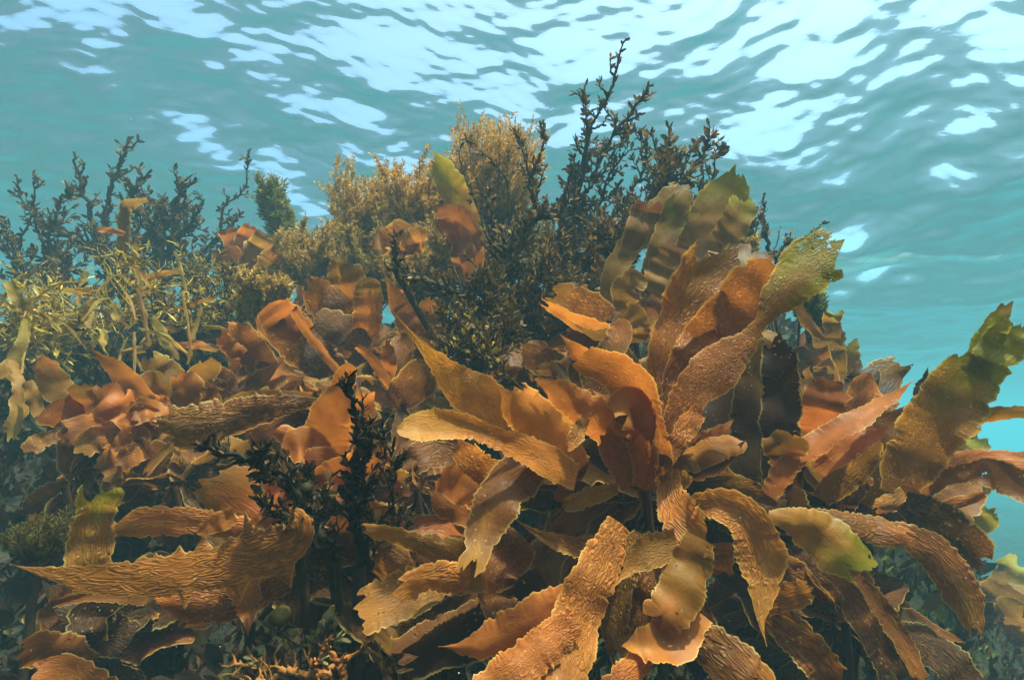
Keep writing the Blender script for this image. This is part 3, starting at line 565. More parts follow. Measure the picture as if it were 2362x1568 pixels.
class Acc:
    """collects quads of one mesh"""
    def __init__(s): s.v = []; s.f = []; s.c = []; s.n = 0
    def add(s, V, fc, col):
        V = np.asarray(V); s.v.append(V); s.f.append(np.asarray(fc) + s.n)
        col = np.asarray(col, float)
        s.c.append(np.broadcast_to(col, (len(V), 3)) if col.ndim == 1 else col)
        s.n += len(V)
    def tube(s, P, rad, col, n=6, seed=0, lump=0.2):
        V, fc = tube_arrays(P, rad, n, seed, lump); s.add(V, fc, col)
    def leaves(s, P, D, Sx, length, width, col):
        """many leaflets: base points P, directions D, side vectors Sx (all k x 3)"""
        k = len(P)
        if k == 0: return
        length = np.broadcast_to(length, (k,))[:, None]; width = np.broadcast_to(width, (k,))[:, None]
        Nn = norm(np.cross(D, Sx))
        b = np.stack([P - Sx * width * 0.12, P + D * length * 0.45 - Sx * width * 0.5 + Nn * width * 0.16, P + D * length * 0.8 - Sx * width * 0.36 + Nn * length * 0.06,
                      P + D * length + Nn * length * 0.12,
                      P + D * length * 0.8 + Sx * width * 0.36 + Nn * length * 0.06, P + D * length * 0.45 + Sx * width * 0.5 + Nn * width * 0.16, P + Sx * width * 0.12,
                      P + D * length * 0.5 - Nn * width * 0.05], 1)
        V = b.reshape(-1, 3)
        o = (np.arange(k) * 8)[:, None]
        q = np.concatenate([o + np.array([[0, 7, 1, 1]]) * 0 + np.array([[0, 6, 7, 1]]), o + np.array([[1, 7, 3, 2]]), o + np.array([[7, 5, 4, 3]]), o + np.array([[6, 5, 7, 7]])[:, [0, 1, 2, 0]] * 0 + np.array([[6, 5, 7, 0]])], 0)
        q = np.concatenate([o + np.array([[0, 6, 7, 1]]), o + np.array([[1, 7, 3, 2]]), o + np.array([[7, 5, 4, 3]])], 0)
        t = o + np.array([[6, 5, 7, 7]])
        s._tri = getattr(s, '_tri', []); s._tri.append(t[:, :3] + s.n)
        col = np.asarray(col, float)
        if col.ndim == 1: col = np.broadcast_to(col, (k, 3))
        s.add(V, q, np.repeat(col, 8, 0))
    def build(s, name, mat, parent=None, origin=None, smooth=True):
        fq = np.concatenate(s.f) if s.f else np.zeros((0, 4), int)
        flat = fq.ravel(); sizes = np.full(len(fq), 4)
        if getattr(s, '_tri', None):
            tr = np.concatenate(s._tri)
            flat = np.concatenate([flat, tr.ravel()]); sizes = np.concatenate([sizes, np.full(len(tr), 3)])
        return link_mesh(name, np.concatenate(s.v), flat, sizes, mat, parent, origin, {"pigment": np.concatenate(s.c)}, None, smooth)

def rand_perp(T, r):
    q = r.normal(size=T.shape)
    return norm(q - (q * T).sum(-1, keepdims=True) * T)

def weed_branch(parent, origin, pts, d0, d1, r0, leaf_len, seed, stem_col, leaf_cols, density=1.0, side_len=0.10, sides=14, leaf_w=0.38, up=0.3, start=0.1, hang=0.0):
    """a traced main axis with branchlets and leaflets: mesh 'branch' with a child mesh 'leaflets'"""
    r = np.random.default_rng(seed)
    n = len(pts)
    rows = [[*at(p[0], p[1], d0 + (d1 - d0) * i / (n - 1))] for i, p in enumerate(pts)]
    P = spline(rows, 36)
    Ln = np.linalg.norm(np.diff(P, axis=0), axis=1).sum()
    t = np.linspace(0, 1, 36)
    P = P + (r.normal(size=3) * 0.022 * Ln * np.sin(t * 7 + r.uniform(0, 6))[:, None]) + (r.normal(size=3) * 0.012 * Ln * np.sin(t * 17 + r.uniform(0, 6))[:, None]) + r.normal(size=(36, 3)) * r0 * 0.25
    acc = Acc(); lv = Acc()
    acc.tube(P, r0 * (1 - 0.72 * t), stem_col, 7, seed, 0.25)
    paths = [(P, start)]
    T = norm(np.gradient(P, axis=0))
    for k in range(int(sides)):
        f = r.uniform(0.12, 0.96)
        i = int(f * 35)
        base = P[i]
        dirn = norm(T[i] * r.uniform(0.4, 1.0) + rand_perp(T[i][None], r)[0] * r.uniform(0.6, 1.0) + np.array([0, 0, up]))
        ln = side_len * r.uniform(0.45, 1.2) * (1.15 - 0.7 * f)
        m = 9
        tt = np.linspace(0, 1, m)[:, None]
        Q = base + dirn * ln * tt + np.array([0, 0, up * 0.35 * ln]) * tt ** 2 + rand_perp(dirn[None], r) * ln * 0.16 * np.sin(tt * r.uniform(2, 5)) + r.normal(size=(m, 3)) * ln * 0.015
        acc.tube(Q, r0 * 0.42 * (1 - 0.75 * tt[:, 0]), stem_col, 5, seed + k, 0.25)
        paths.append((Q, 0.12))
    leaf_cols = np.asarray(leaf_cols)
    for (Q, st) in paths:
        l = np.linalg.norm(np.diff(Q, axis=0), axis=1).sum()
        k = int(l / leaf_len * 2.7 * density) + 3
        f = r.uniform(st, 1.0, k)
        i = np.clip((f * (len(Q) - 1)).astype(int), 0, len(Q) - 2)
        fr = (f * (len(Q) - 1) - i)[:, None]
        B = Q[i] * (1 - fr) + Q[i + 1] * fr
        TT = norm(np.gradient(Q, axis=0))[i]
        D = norm(TT * r.uniform(0.3, 1.1, (k, 1)) + rand_perp(TT, r) * r.uniform(0.5, 1.0, (k, 1)) + np.array([0, 0, up * 0.4 - hang]))
        Sx = rand_perp(D, r)
        ci = r.integers(0, len(leaf_cols), k)
        cc = leaf_cols[ci] * r.uniform(0.6, 1.35, (k, 1))
        ll = leaf_len * r.uniform(0.5, 1.6, k)
        lv.leaves(B, D, Sx, ll, ll * leaf_w * r.uniform(0.7, 1.3, k), cc)
    b = acc.build("branch", WEED, parent, origin)
    lv.build("foliage", LEAF, b)
    # leaflets share the branch's frame
    lo = b.children[0]
    me = lo.data
    co = np.empty(len(me.vertices) * 3, np.float32); me.vertices.foreach_get("co", co)
    co = co.reshape(-1, 3) - np.asarray(origin, np.float32); me.vertices.foreach_set("co", co.ravel()); me.update()
    return b

def ground_below(p):
    return np.array([p[0], p[1], float(reef_z(p[0], p[1])) - 0.02])

def kelp_plant(label, head, base, blades, filler=0, fl=(0.2, 0.38), fcode='BBOLD', seed=1, stipe_r=0.011, group="kelp plants on the reef"):
    """head = (x, y, d) where the blades spring from; base = world offset of the holdfast from below the head"""
    H = at(*head)
    G = ground_below(H + np.array([base[0], base[1], 0]))
    e = thing("kelp_plant", G, label, "kelp", group)
    acc = Acc()
    ctl = np.array([G, G * 0.6 + H * 0.4 + np.array([0.02, 0.02, 0]), H])
    P = spline(ctl, 16)
    acc.tube(P, stipe_r * np.linspace(1.15, 0.8, 16), (0.045, 0.018, 0.006), 8, seed, 0.1)
    r = np.random.default_rng(seed)
    acc.build("stipe", WEED, e, G)
    hf = Acc()
    for k in range(9):
        a = k / 9 * 6.283 + r.uniform(-.2, .2)
        q0 = G + np.array([0, 0, 0.05])
        q1 = G + np.array([math.cos(a) * 0.05, math.sin(a) * 0.05, 0.02])
        q2 = G + np.array([math.cos(a) * 0.085, math.sin(a) * 0.085, -0.02])
        hf.tube(spline([q0, q1, q2], 7), np.linspace(0.009, 0.005, 7), (0.05, 0.022, 0.008), 5, k, 0.2)
    hf.build("holdfast", WEED, e, G)
    for b in blades:
        kw = b[4] if len(b) > 4 else {}
        blade(e, G, b[0], b[1], b[2], b[3], **kw)
    for k in range(filler):
        ln = r.uniform(*fl)
        a = r.uniform(0, 6.283)
        dirn = np.array([math.cos(a), r.uniform(0.0, 0.9), math.sin(a) * 0.9 + 0.1]); dirn /= np.linalg.norm(dirn)
        w0 = r.uniform(0.045, 0.085)
        rows = []
        droop = r.uniform(-0.05, 0.28)
        ro = r.uniform(-1.0, 1.0)
        for t in np.linspace(0, 1, 5):
            p = H + np.array([0, 0.05, 0]) + dirn * ln * t + np.array([0, 0, -droop * ln * t * t * 1.6])
            rows.append([*p, w0 * (0.45 + 1.1 * math.sin(math.pi * min(t * 0.75 + 0.1, 1))), ro + t * r.uniform(-.5, .5)])
        cd = fcode[r.integers(0, len(fcode))] + fcode[r.integers(0, len(fcode))]
        blade(e, G, cd, 0, 0, None, tip=r.choice(['torn', 'round', 'point']), world_pts=rows, ruffle=0.16)
    return e

# ------------------------------------------------------------------ kelp plants traced from the photograph
T = dict
TE = [(0.27, 1, 0.0389, 0.045), (0.34, 1, 0.0078, 0.030), (.43, 1, 0.0253, 0.039), (.51, 1, 0.0136, 0.027), (.58, 1, 0.0068, 0.018), (.20, -1, 0.0330, 0.036), (.33, -1, 0.0292, 0.039), (.48, -1, 0.0253, 0.033), (.64, -1, 0.0068, 0.022), (.79, -1, 0.0068, 0.022)]
_q = np.random.default_rng(321)
CROWN = []
for _k in range(34):
    _a = math.radians(_q.uniform(-35, 215))
    _l = _q.uniform(170, 330)
    _x0, _y0 = 1490 + _q.uniform(-30, 30), 1110 + _q.uniform(-30, 30)
    _b = _q.uniform(-.5, .5)
    _w = _q.uniform(34, 66)
    CROWN.append((''.join(_q.choice(list('OTLBOR'), 2)), 1.04, _q.uniform(.98, 1.22), [
        (_x0 + math.cos(_a + _b * t) * _l * t, _y0 - math.sin(_a + _b * t) * _l * t + 50 * t * t * abs(math.cos(_a)), _w * f)
        for t, f in ((0, .5), (.35, .95), (.7, 1.0), (1, .6))], T(wrinkle=_q.uniform(.2, 1.2), tip=str(_q.choice(['torn', 'point', 'round'])), roll=_q.uniform(-50, 50))))
kelp_plant("large orange kelp with blades fanning out in every direction, nearest of the reef", (1490, 1130, 0.98), (0.02, 0.06), [
    # lower sweep
    ('OT', 0.80, 0.64, [(1430, 1205, 50), (1395, 1280, 90), (1345, 1390, 112), (1312, 1490, 118), (1285, 1620, 112)], T(tip='round', roll=12)),
    ('TL', 0.90, 0.74, [(1540, 1090, 45), (1550, 1150, 70), (1585, 1210, 110), (1650, 1265, 95)], T(roll=-15, wrinkle=1.3)),
    ('LT', 0.76, 0.70, [(1615, 1240, 70), (1590, 1310, 100), (1555, 1390, 105), (1500, 1450, 85)], T(roll=10, wrinkle=.3)),
    ('TY', 0.74, 0.68, [(1600, 1400, 95), (1550, 1470, 105), (1490, 1490, 80), (1430, 1495, 26)], T(roll=-10, wrinkle=.2)),
    ('TY', 0.88, 0.74, [(1560, 1195, 40), (1640, 1165, 62), (1715, 1190, 90), (1748, 1270, 106), (1758, 1350, 96), (1755, 1430, 44), (1768, 1490, 10)], T(tip='point', roll=8, wrinkle=1.2)),
    ('YG', 0.86, 0.80, [(1772, 1185, 18), (1840, 1205, 76), (1905, 1245, 112), (1965, 1285, 105), (2025, 1320, 70)], T(roll=14, wrinkle=.5, holes=.25)),
    ('BR', 0.92, 0.88, [(1880, 1195, 40), (1960, 1205, 62), (2050, 1225, 58), (2135, 1245, 25)], T(roll=30)),
    ('BL', 0.95, 0.86, [(2000, 1215, 30), (2090, 1235, 60), (2170, 1290, 84), (2220, 1370, 76), (2250, 1450, 36), (2248, 1490, 14)], T(roll=20)),
    ('DB', 1.02, 1.0, [(2080, 1150, 50), (2150, 1200, 105), (2220, 1255, 100), (2295, 1310, 46)], T(roll=5)),
    ('BD', 1.0, .92, [(1900, 1290, 60), (1960, 1340, 80), (2000, 1420, 90), (2050, 1520, 80), (2080, 1600, 60)], T(roll=20)),
    ('LY', 0.80, 0.70, [(1110, 1330, 60), (1010, 1345, 82), (900, 1385, 106), (790, 1425, 92)], T(roll=-12, wrinkle=.5)),
    ('OT', 0.76, 0.70, [(1085, 1330, 60), (1020, 1335, 66), (960, 1345, 70), (905, 1365, 62)], T(roll=18, wrinkle=1.1)),
    ('BY', 0.86, 0.72, [(1230, 1050, 100), (1165, 1120, 112), (1125, 1200, 92), (1095, 1280, 66), (1065, 1350, 52)], T(roll=-10, wrinkle=.3, holes=.15)),
    ('LY', 0.80, 0.76, [(1085, 1300, 90), (1010, 1268, 62), (930, 1240, 40), (820, 1218, 26)], T(roll=20, wrinkle=.3)),
    ('B', 0.92, 0.84, [(1200, 1230, 120), (1150, 1310, 130), (1150, 1380, 90), (1175, 1440, 40)], T(tip='round', wrinkle=.7)),
    ('OT', 0.76, 0.68, [(1370, 1370, 54), (1270, 1405, 80), (1180, 1455, 92), (1090, 1490, 76), (1010, 1490, 10)], T(tip='point', roll=15, wrinkle=.6)),
    ('OT', 0.70, 0.62, [(1330, 1430, 60), (1245, 1490, 92), (1170, 1560, 100), (1080, 1630, 90)], T(roll=-10, wrinkle=1.0)),
    ('YL', 0.90, 0.86, [(1425, 1125, 24), (1370, 1140, 40), (1330, 1155, 44), (1285, 1160, 30)], T(ruffle=.3, roll=20)),
    ('LD', 0.88, 0.80, [(1420, 1260, 56), (1340, 1265, 50), (1250, 1235, 26), (1180, 1192, 6)], T(tip='point', roll=-20)),
    ('L', 0.80, 0.72, [(1480, 1230, 50), (1440, 1300, 64), (1415, 1400, 72), (1420, 1480, 60), (1450, 1560, 40)], T(roll=-24, wrinkle=1.1)),
    ('LY', 0.78, 0.72, [(1560, 1245, 56), (1500, 1270, 72), (1450, 1310, 36), (1410, 1360, 10)], T(tip='point', roll=10, wrinkle=.4)),
    ('B', 0.82, 0.76, [(1560, 1260, 70), (1500, 1340, 90), (1470, 1420, 90), (1480, 1500, 50)], T(roll=10, wrinkle=1.0)),
    ('BO', 0.74, 0.66, [(1600, 1450, 70), (1650, 1500, 100), (1720, 1560, 120), (1800, 1640, 110)], T(roll=12, wrinkle=1.3)),
    ('B', 0.80, 0.74, [(1775, 1410, 56), (1830, 1460, 86), (1890, 1530, 84), (1950, 1620, 70)], T(roll=-14, wrinkle=1.1)),
    ('BO', 0.86, 0.78, [(1970, 1330, 24), (2030, 1400, 44), (2080, 1480, 42), (2140, 1590, 30)], T(roll=25)),
    ('D', 0.92, 0.80, [(2060, 1450, 50), (2130, 1480, 80), (2200, 1540, 86), (2280, 1640, 70)], T(roll=15)),
    ('OY', 0.80, 0.78, [(1760, 1385, 56), (1820, 1370, 60), (1880, 1350, 40)], T(wrinkle=1.4)),
    ('O', 0.92, 0.92, [(1660, 1250, 40), (1665, 1290, 56), (1660, 1330, 50)], T(wrinkle=1.1)),
    ('OB', 0.70, 0.64, [(1500, 1520, 40), (1450, 1550, 60), (1390, 1600, 50)], T(roll=20)),
    # the crown
    ('OL', 1.02, 1.16, [(1505, 1000, 40), (1530, 880, 90), (1570, 760, 130), (1630, 650, 165), (1700, 565, 150)], T(roll=-8, wrinkle=1.0, ruffle=.08)),
    ('RO', 1.00, 1.04, [(1520, 1000, 50), (1570, 900, 100), (1620, 800, 118), (1650, 740, 110)], T(roll=15, wrinkle=1.2, tip='round')),
    ('RO', 1.05, 1.0, [(1600, 780, 70), (1680, 725, 116), (1750, 660, 130), (1825, 600, 110)], T(roll=-12, wrinkle=1.3, ruffle=.05)),
    ('OG', 0.92, 0.96, [(1525, 1050, 40), (1560, 970, 66), (1600, 900, 90), (1660, 840, 108), (1725, 780, 48), (1760, 735, 34), (1810, 670, 96), (1875, 600, 128), (1950, 545, 112)], T(roll=6, wrinkle=1.2, holes=.22, ruffle=.06)),
    ('O', 0.88, 0.90, [(1530, 1060, 40), (1580, 990, 50), (1615, 930, 40)], T(wrinkle=1.2)),
    ('OY', 0.86, 0.76, [(1330, 1100, 60), (1245, 1055, 74), (1150, 1015, 48), (1070, 985, 56), (990, 985, 74), (915, 995, 60)], T(roll=-24, wrinkle=.35, tip='round')),
    ('TY', 0.95, 0.88, [(1330, 1085, 90), (1230, 1010, 118), (1130, 935, 112), (1060, 885, 92), (1000, 825, 52), (950, 770, 22), (895, 705, 9)], T(tip='point', roll=8, wrinkle=1.1)),
    ('O', 0.90, 0.84, [(1340, 1080, 50), (1275, 1000, 104), (1215, 940, 100), (1155, 880, 70)], T(roll=-14, wrinkle=.5)),
    ('BL', 0.94, 0.88, [(1350, 1090, 50), (1270, 1060, 90), (1180, 1050, 70)], T(roll=14, wrinkle=1.1)),
    ('OT', 0.90, 0.86, [(1430, 1020, 70), (1370, 965, 92), (1310, 920, 74), (1262, 888, 50), (1225, 872, 26)], T(roll=12, wrinkle=.9)),
    ('RO', 0.94, 0.86, [(1500, 1000, 90), (1470, 900, 96), (1420, 850, 90), (1350, 830, 66), (1300, 815, 40)], T(roll=18, wrinkle=.5, cup=.5)),
    ('OT', 0.96, 0.92, [(1400, 850, 50), (1340, 815, 40), (1290, 770, 12)], T(tip='point', roll=10, wrinkle=.3)),
    ('R', 0.90, 0.86, [(1445, 1125, 26), (1425, 1060, 62), (1395, 985, 66)], T(roll=-10, wrinkle=.8)),
    ('R', 0.92, 0.86, [(1475, 1125, 36), (1480, 1060, 66), (1478, 1000, 60)], T(roll=20, wrinkle=.8)),
    ('OT', 0.92, 0.84, [(1490, 1040, 40), (1480, 985, 84), (1455, 940, 100), (1420, 975, 60)], T(roll=0, cup=.55, wrinkle=.9)),
    ('O', 0.92, 0.86, [(1515, 1140, 50), (1530, 1070, 48), (1525, 985, 36)], T(roll=30, wrinkle=1.2)),
    ('YT', 0.86, 0.82, [(1350, 960, 26), (1330, 1000, 36), (1300, 1040, 20)], T(ruffle=.4)),
    ('L', 1.0, 0.94, [(1540, 1110, 30), (1575, 1110, 42), (1600, 1100, 16)], T(wrinkle=1.4)),
    ('LO', 1.15, 1.25, [(1375, 920, 50), (1395, 850, 66), (1425, 780, 60), (1440, 735, 40)], T(wrinkle=1.2, roll=10, tip='round')),
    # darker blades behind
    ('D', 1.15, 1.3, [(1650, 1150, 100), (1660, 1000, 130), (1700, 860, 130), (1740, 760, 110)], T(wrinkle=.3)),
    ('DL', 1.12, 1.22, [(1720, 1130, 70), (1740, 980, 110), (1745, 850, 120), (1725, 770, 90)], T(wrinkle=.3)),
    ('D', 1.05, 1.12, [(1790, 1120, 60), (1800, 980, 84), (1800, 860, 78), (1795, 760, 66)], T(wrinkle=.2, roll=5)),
    ('B', 1.05, 1.0, [(1060, 1060, 50), (1010, 1040, 80), (940, 1070, 70)], T(wrinkle=1.2)),
    ('O', 1.0, .95, [(1150, 1100, 70), (1090, 1060, 70), (1055, 1010, 50)], T(wrinkle=1.2)),
    ('OR', 1.02, .96, [(1140, 1150, 90), (1070, 1120, 90), (1000, 1090, 60)], T(wrinkle=.4, ruffle=.3)),
    ('RB', 1.05, 1.0, [(1120, 1190, 90), (1050, 1160, 80), (980, 1130, 50)], T(wrinkle=.4, ruffle=.3)),
    ('RB', 1.02, .98, [(1100, 1250, 60), (1020, 1220, 60), (930, 1225, 40)], T(wrinkle=.5)),
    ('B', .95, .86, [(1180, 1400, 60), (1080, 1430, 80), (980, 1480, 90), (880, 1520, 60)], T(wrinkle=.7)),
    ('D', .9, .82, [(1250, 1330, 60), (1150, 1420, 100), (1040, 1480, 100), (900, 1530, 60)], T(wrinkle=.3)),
] + CROWN, filler=46, seed=5, fcode='BDDBL')  # mostly dark filler pigment, painting deep shade into the gaps between blades

kelp_plant("kelp with long reddish folded blades leaning right, between the dark blades and the open water", (1960, 1170, 1.12), (-0.06, 0.02), [
    ('RO', 0.98, 1.0, [(1775, 1145, 40), (1835, 1065, 54), (1910, 1010, 52), (1985, 960, 50), (2050, 920, 46), (2110, 875, 22)], T(roll=40, wrinkle=.3, tip='point')),
    ('R', 1.02, 1.0, [(1890, 1090, 36), (1960, 1030, 52), (2020, 1000, 42), (2052, 980, 14)], T(roll=35, tip='point', wrinkle=.4)),
    ('YG', 1.05, 1.0, [(2070, 1140, 70), (2100, 1060, 106), (2160, 970, 128), (2225, 880, 122), (2285, 800, 84)], T(roll=-10, wrinkle=.8, holes=.2, ruffle=.06)),
    ('GL', 1.01, .99, [(2255, 840, 60), (2290, 760, 50), (2315, 715, 28), (2335, 685, 26)], T(roll=5, wrinkle=.3, ruffle=.2, holes=.15)),
    ('G', 1.0, .98, [(2260, 870, 80), (2310, 800, 80), (2370, 740, 70)], T(roll=-5, wrinkle=.3, holes=.3)),
    ('LY', 1.05, .95, [(2150, 1040, 16), (2215, 985, 26), (2290, 955, 30), (2400, 950, 30)], T(roll=0, wrinkle=.4, tip='round')),
    ('B', 1.05, .92, [(2125, 1145, 20), (2190, 1100, 36), (2270, 1090, 60), (2340, 1115, 80), (2420, 1150, 80)], T(roll=24, wrinkle=.5)),
    ('RO', 1.1, 1.0, [(2130, 1120, 20), (2210, 1085, 34), (2300, 1060, 44), (2420, 1070, 46)], T(roll=24, wrinkle=.5)),
    ('R', 1.15, 1.05, [(2140, 1090, 26), (2200, 1060, 36), (2260, 1048, 30), (2330, 1060, 30)], T(roll=20, wrinkle=.4)),
    ('RO', 1.1, 1.05, [(2130, 1180, 14), (2200, 1160, 26), (2280, 1135, 22)], T(roll=10, wrinkle=.8)),
    ('LB', 1.12, 1.1, [(1985, 1160, 60), (2020, 1070, 92), (2070, 980, 100), (2120, 930, 70)], T(roll=10, wrinkle=.5)),
    ('LB', 1.1, 1.02, [(1890, 1150, 40), (1950, 1090, 70), (1985, 1030, 76), (2010, 980, 40)], T(roll=-20, wrinkle=1.2)),
    ('YO', .98, .94, [(2085, 1135, 24), (2050, 1155, 32), (2010, 1165, 16)], T(ruffle=.35)),
    ('DL', 1.3, 1.4, [(1950, 1000, 60), (1995, 920, 76), (2045, 860, 76), (2100, 830, 34)], T(wrinkle=.4)),
    ('D', 1.3, 1.35, [(2105, 980, 24), (2125, 910, 38), (2140, 845, 14)], T(tip='point', wrinkle=.3)),
    ('D', 1.3, 1.4, [(1945, 960, 60), (1985, 890, 72), (2000, 840, 40)], T(wrinkle=.3)),
    ('LB', 1.2, 1.25, [(2000, 1050, 60), (2015, 960, 76), (2045, 900, 60)], T(wrinkle=.3)),
    ('RB', 1.12, 1.08, [(1900, 1060, 90), (1905, 970, 104), (1905, 920, 96), (1930, 865, 60)], T(roll=8, wrinkle=.3, tip='torn')),
    ('BL', 1.0, 1.0, [(1810, 1130, 26), (1810, 1080, 52), (1808, 1030, 96), (1805, 990, 110)], T(roll=0, wrinkle=.2)),
    ('D', 1.05, .98, [(1850, 1200, 60), (1830, 1120, 40), (1850, 1050, 20)], T(wrinkle=.3)),
    ('O', 1.05, 1.0, [(2150, 1100, 60), (2080, 1150, 40), (2010, 1180, 20)], T(wrinkle=.4)),
    ('B', 1.15, 1.1, [(1930, 1190, 50), (1960, 1120, 60), (2010, 1080, 50)], T(wrinkle=1.0)),
    ('B', 1.2, 1.3, [(2130, 1230, 60), (2200, 1170, 80), (2250, 1100, 60)], T(wrinkle=.5)),
], filler=30, seed=9)

kelp_plant("kelp with one long toothed orange blade lying level, low at the near left", (690, 1290, 0.86), (0.03, 0.05), [
    ('OT', 0.80, 0.72, [(668, 1170, 14), (690, 1200, 50), (684, 1236, 84), (610, 1276, 106), (500, 1306, 96), (380, 1326, 90), (250, 1334, 84), (140, 1324, 72), (70, 1312, 44), (22, 1300, 14)], T(tip='point', roll=6, wrinkle=1.25, teeth=TE, ruffle=.05, cup=.1)),
    ('LG', 0.82, 0.84, [(205, 1330, 80), (207, 1260, 86), (222, 1180, 80), (245, 1110, 104)], T(roll=-8, wrinkle=.9, holes=.14)),
    ('OL', 0.90, 0.84, [(570, 1222, 46), (480, 1206, 56), (380, 1200, 66), (290, 1214, 60), (245, 1236, 40)], T(roll=10, wrinkle=.6)),
    ('RL', 0.96, 0.92, [(660, 1250, 80), (620, 1190, 120), (550, 1140, 130), (450, 1105, 80)], T(roll=-6, wrinkle=.25, holes=.1)),
    ('T', 0.86, 0.82, [(540, 1185, 40), (500, 1205, 44), (450, 1228, 24)], T(roll=15, wrinkle=.3)),
    ('BO', 0.84, 0.80, [(660, 1340, 50), (560, 1385, 70), (450, 1395, 80), (340, 1385, 30)], T(roll=20, wrinkle=1.0, teeth=[(.5, -1, .016, .03), (.75, -1, .014, .03)])),
    ('OB', 0.82, 0.79, [(560, 1340, 80), (572, 1400, 50), (572, 1465, 16)], T(tip='point', wrinkle=1.1, roll=0)),
    ('B', 0.9, 0.84, [(340, 1370, 50), (230, 1370, 30), (110, 1390, 20)], T(wrinkle=.3)),
    ('D', 0.95, 0.9, [(300, 1480, 70), (200, 1450, 110), (100, 1430, 80)], T(wrinkle=.5)),
    ('D', 0.95, 0.9, [(260, 1360, 70), (215, 1420, 90), (200, 1500, 60)], T(wrinkle=.7)),
    ('B', 0.9, 0.8, [(200, 1540, 60), (110, 1500, 80), (30, 1510, 60)], T(wrinkle=.4)),
    ('BR', 0.8, 0.74, [(260, 1620, 60), (160, 1560, 80), (60, 1550, 70)], T(wrinkle=.4)),
], filler=14, seed=12, fl=(.12, .22))

kelp_plant("kelp with a smooth upright round-tipped blade behind the black weed", (745, 1110, 1.12), (0.0, 0.06), [
    ('OT', 1.05, 1.0, [(742, 1090, 60), (750, 1020, 112), (765, 950, 88), (790, 890, 56), (808, 838, 44)], T(tip='round', roll=8, wrinkle=.1)),
    ('O', 1.02, 0.98, [(760, 1080, 60), (700, 1030, 90), (650, 1050, 60)], T(wrinkle=.2, ruffle=.3)),
    ('R', 1.0, 0.97, [(780, 1120, 70), (740, 1080, 90), (690, 1090, 60)], T(wrinkle=.3, ruffle=.3)),
    ('OR', 1.06, 1.0, [(700, 1060, 50), (670, 1010, 46), (620, 995, 24)], T(wrinkle=.8, ruffle=.4)),
    ('OB', 1.04, 1.0, [(800, 1120, 60), (840, 1060, 80), (870, 1000, 60)], T(wrinkle=.3, ruffle=.3)),
    ('O', 1.12, 1.1, [(780, 1000, 40), (830, 940, 60), (860, 900, 40)], T(wrinkle=.2)),
    ('OR', 1.0, .98, [(740, 1160, 80), (760, 1110, 100), (820, 1090, 70)], T(wrinkle=.2, ruffle=.3)),
    ('RO', .98, .94, [(700, 1170, 60), (640, 1120, 70), (620, 1090, 40)], T(wrinkle=.2, ruffle=.2)),
], filler=14, seed=14, fl=(.1, .2))

kelp_plant("kelp with a broad wrinkled olive blade pointing left, above the black weed", (730, 945, 1.25), (0.0, 0.05), [
    ('BL', 1.16, 1.02, [(730, 925, 20), (650, 935, 52), (560, 958, 82), (460, 982, 104), (390, 995, 108), (335, 985, 80)], T(roll=4, wrinkle=1.5, teeth=[(.22, 1, .018, .02), (.36, 1, .01, .02)], ruffle=.06)),
    ('L', 1.25, 1.2, [(720, 915, 20), (640, 910, 22), (560, 915, 24), (510, 940, 14)], T(wrinkle=.4)),
    ('B', 1.3, 1.25, [(700, 940, 30), (620, 990, 60), (560, 1030, 50)], T(wrinkle=.5)),
    ('LB', 1.2, 1.12, [(420, 1000, 20), (360, 1060, 18), (330, 1100, 14)], T(wrinkle=.2)),
], filler=12, seed=16, fl=(.12, .22))

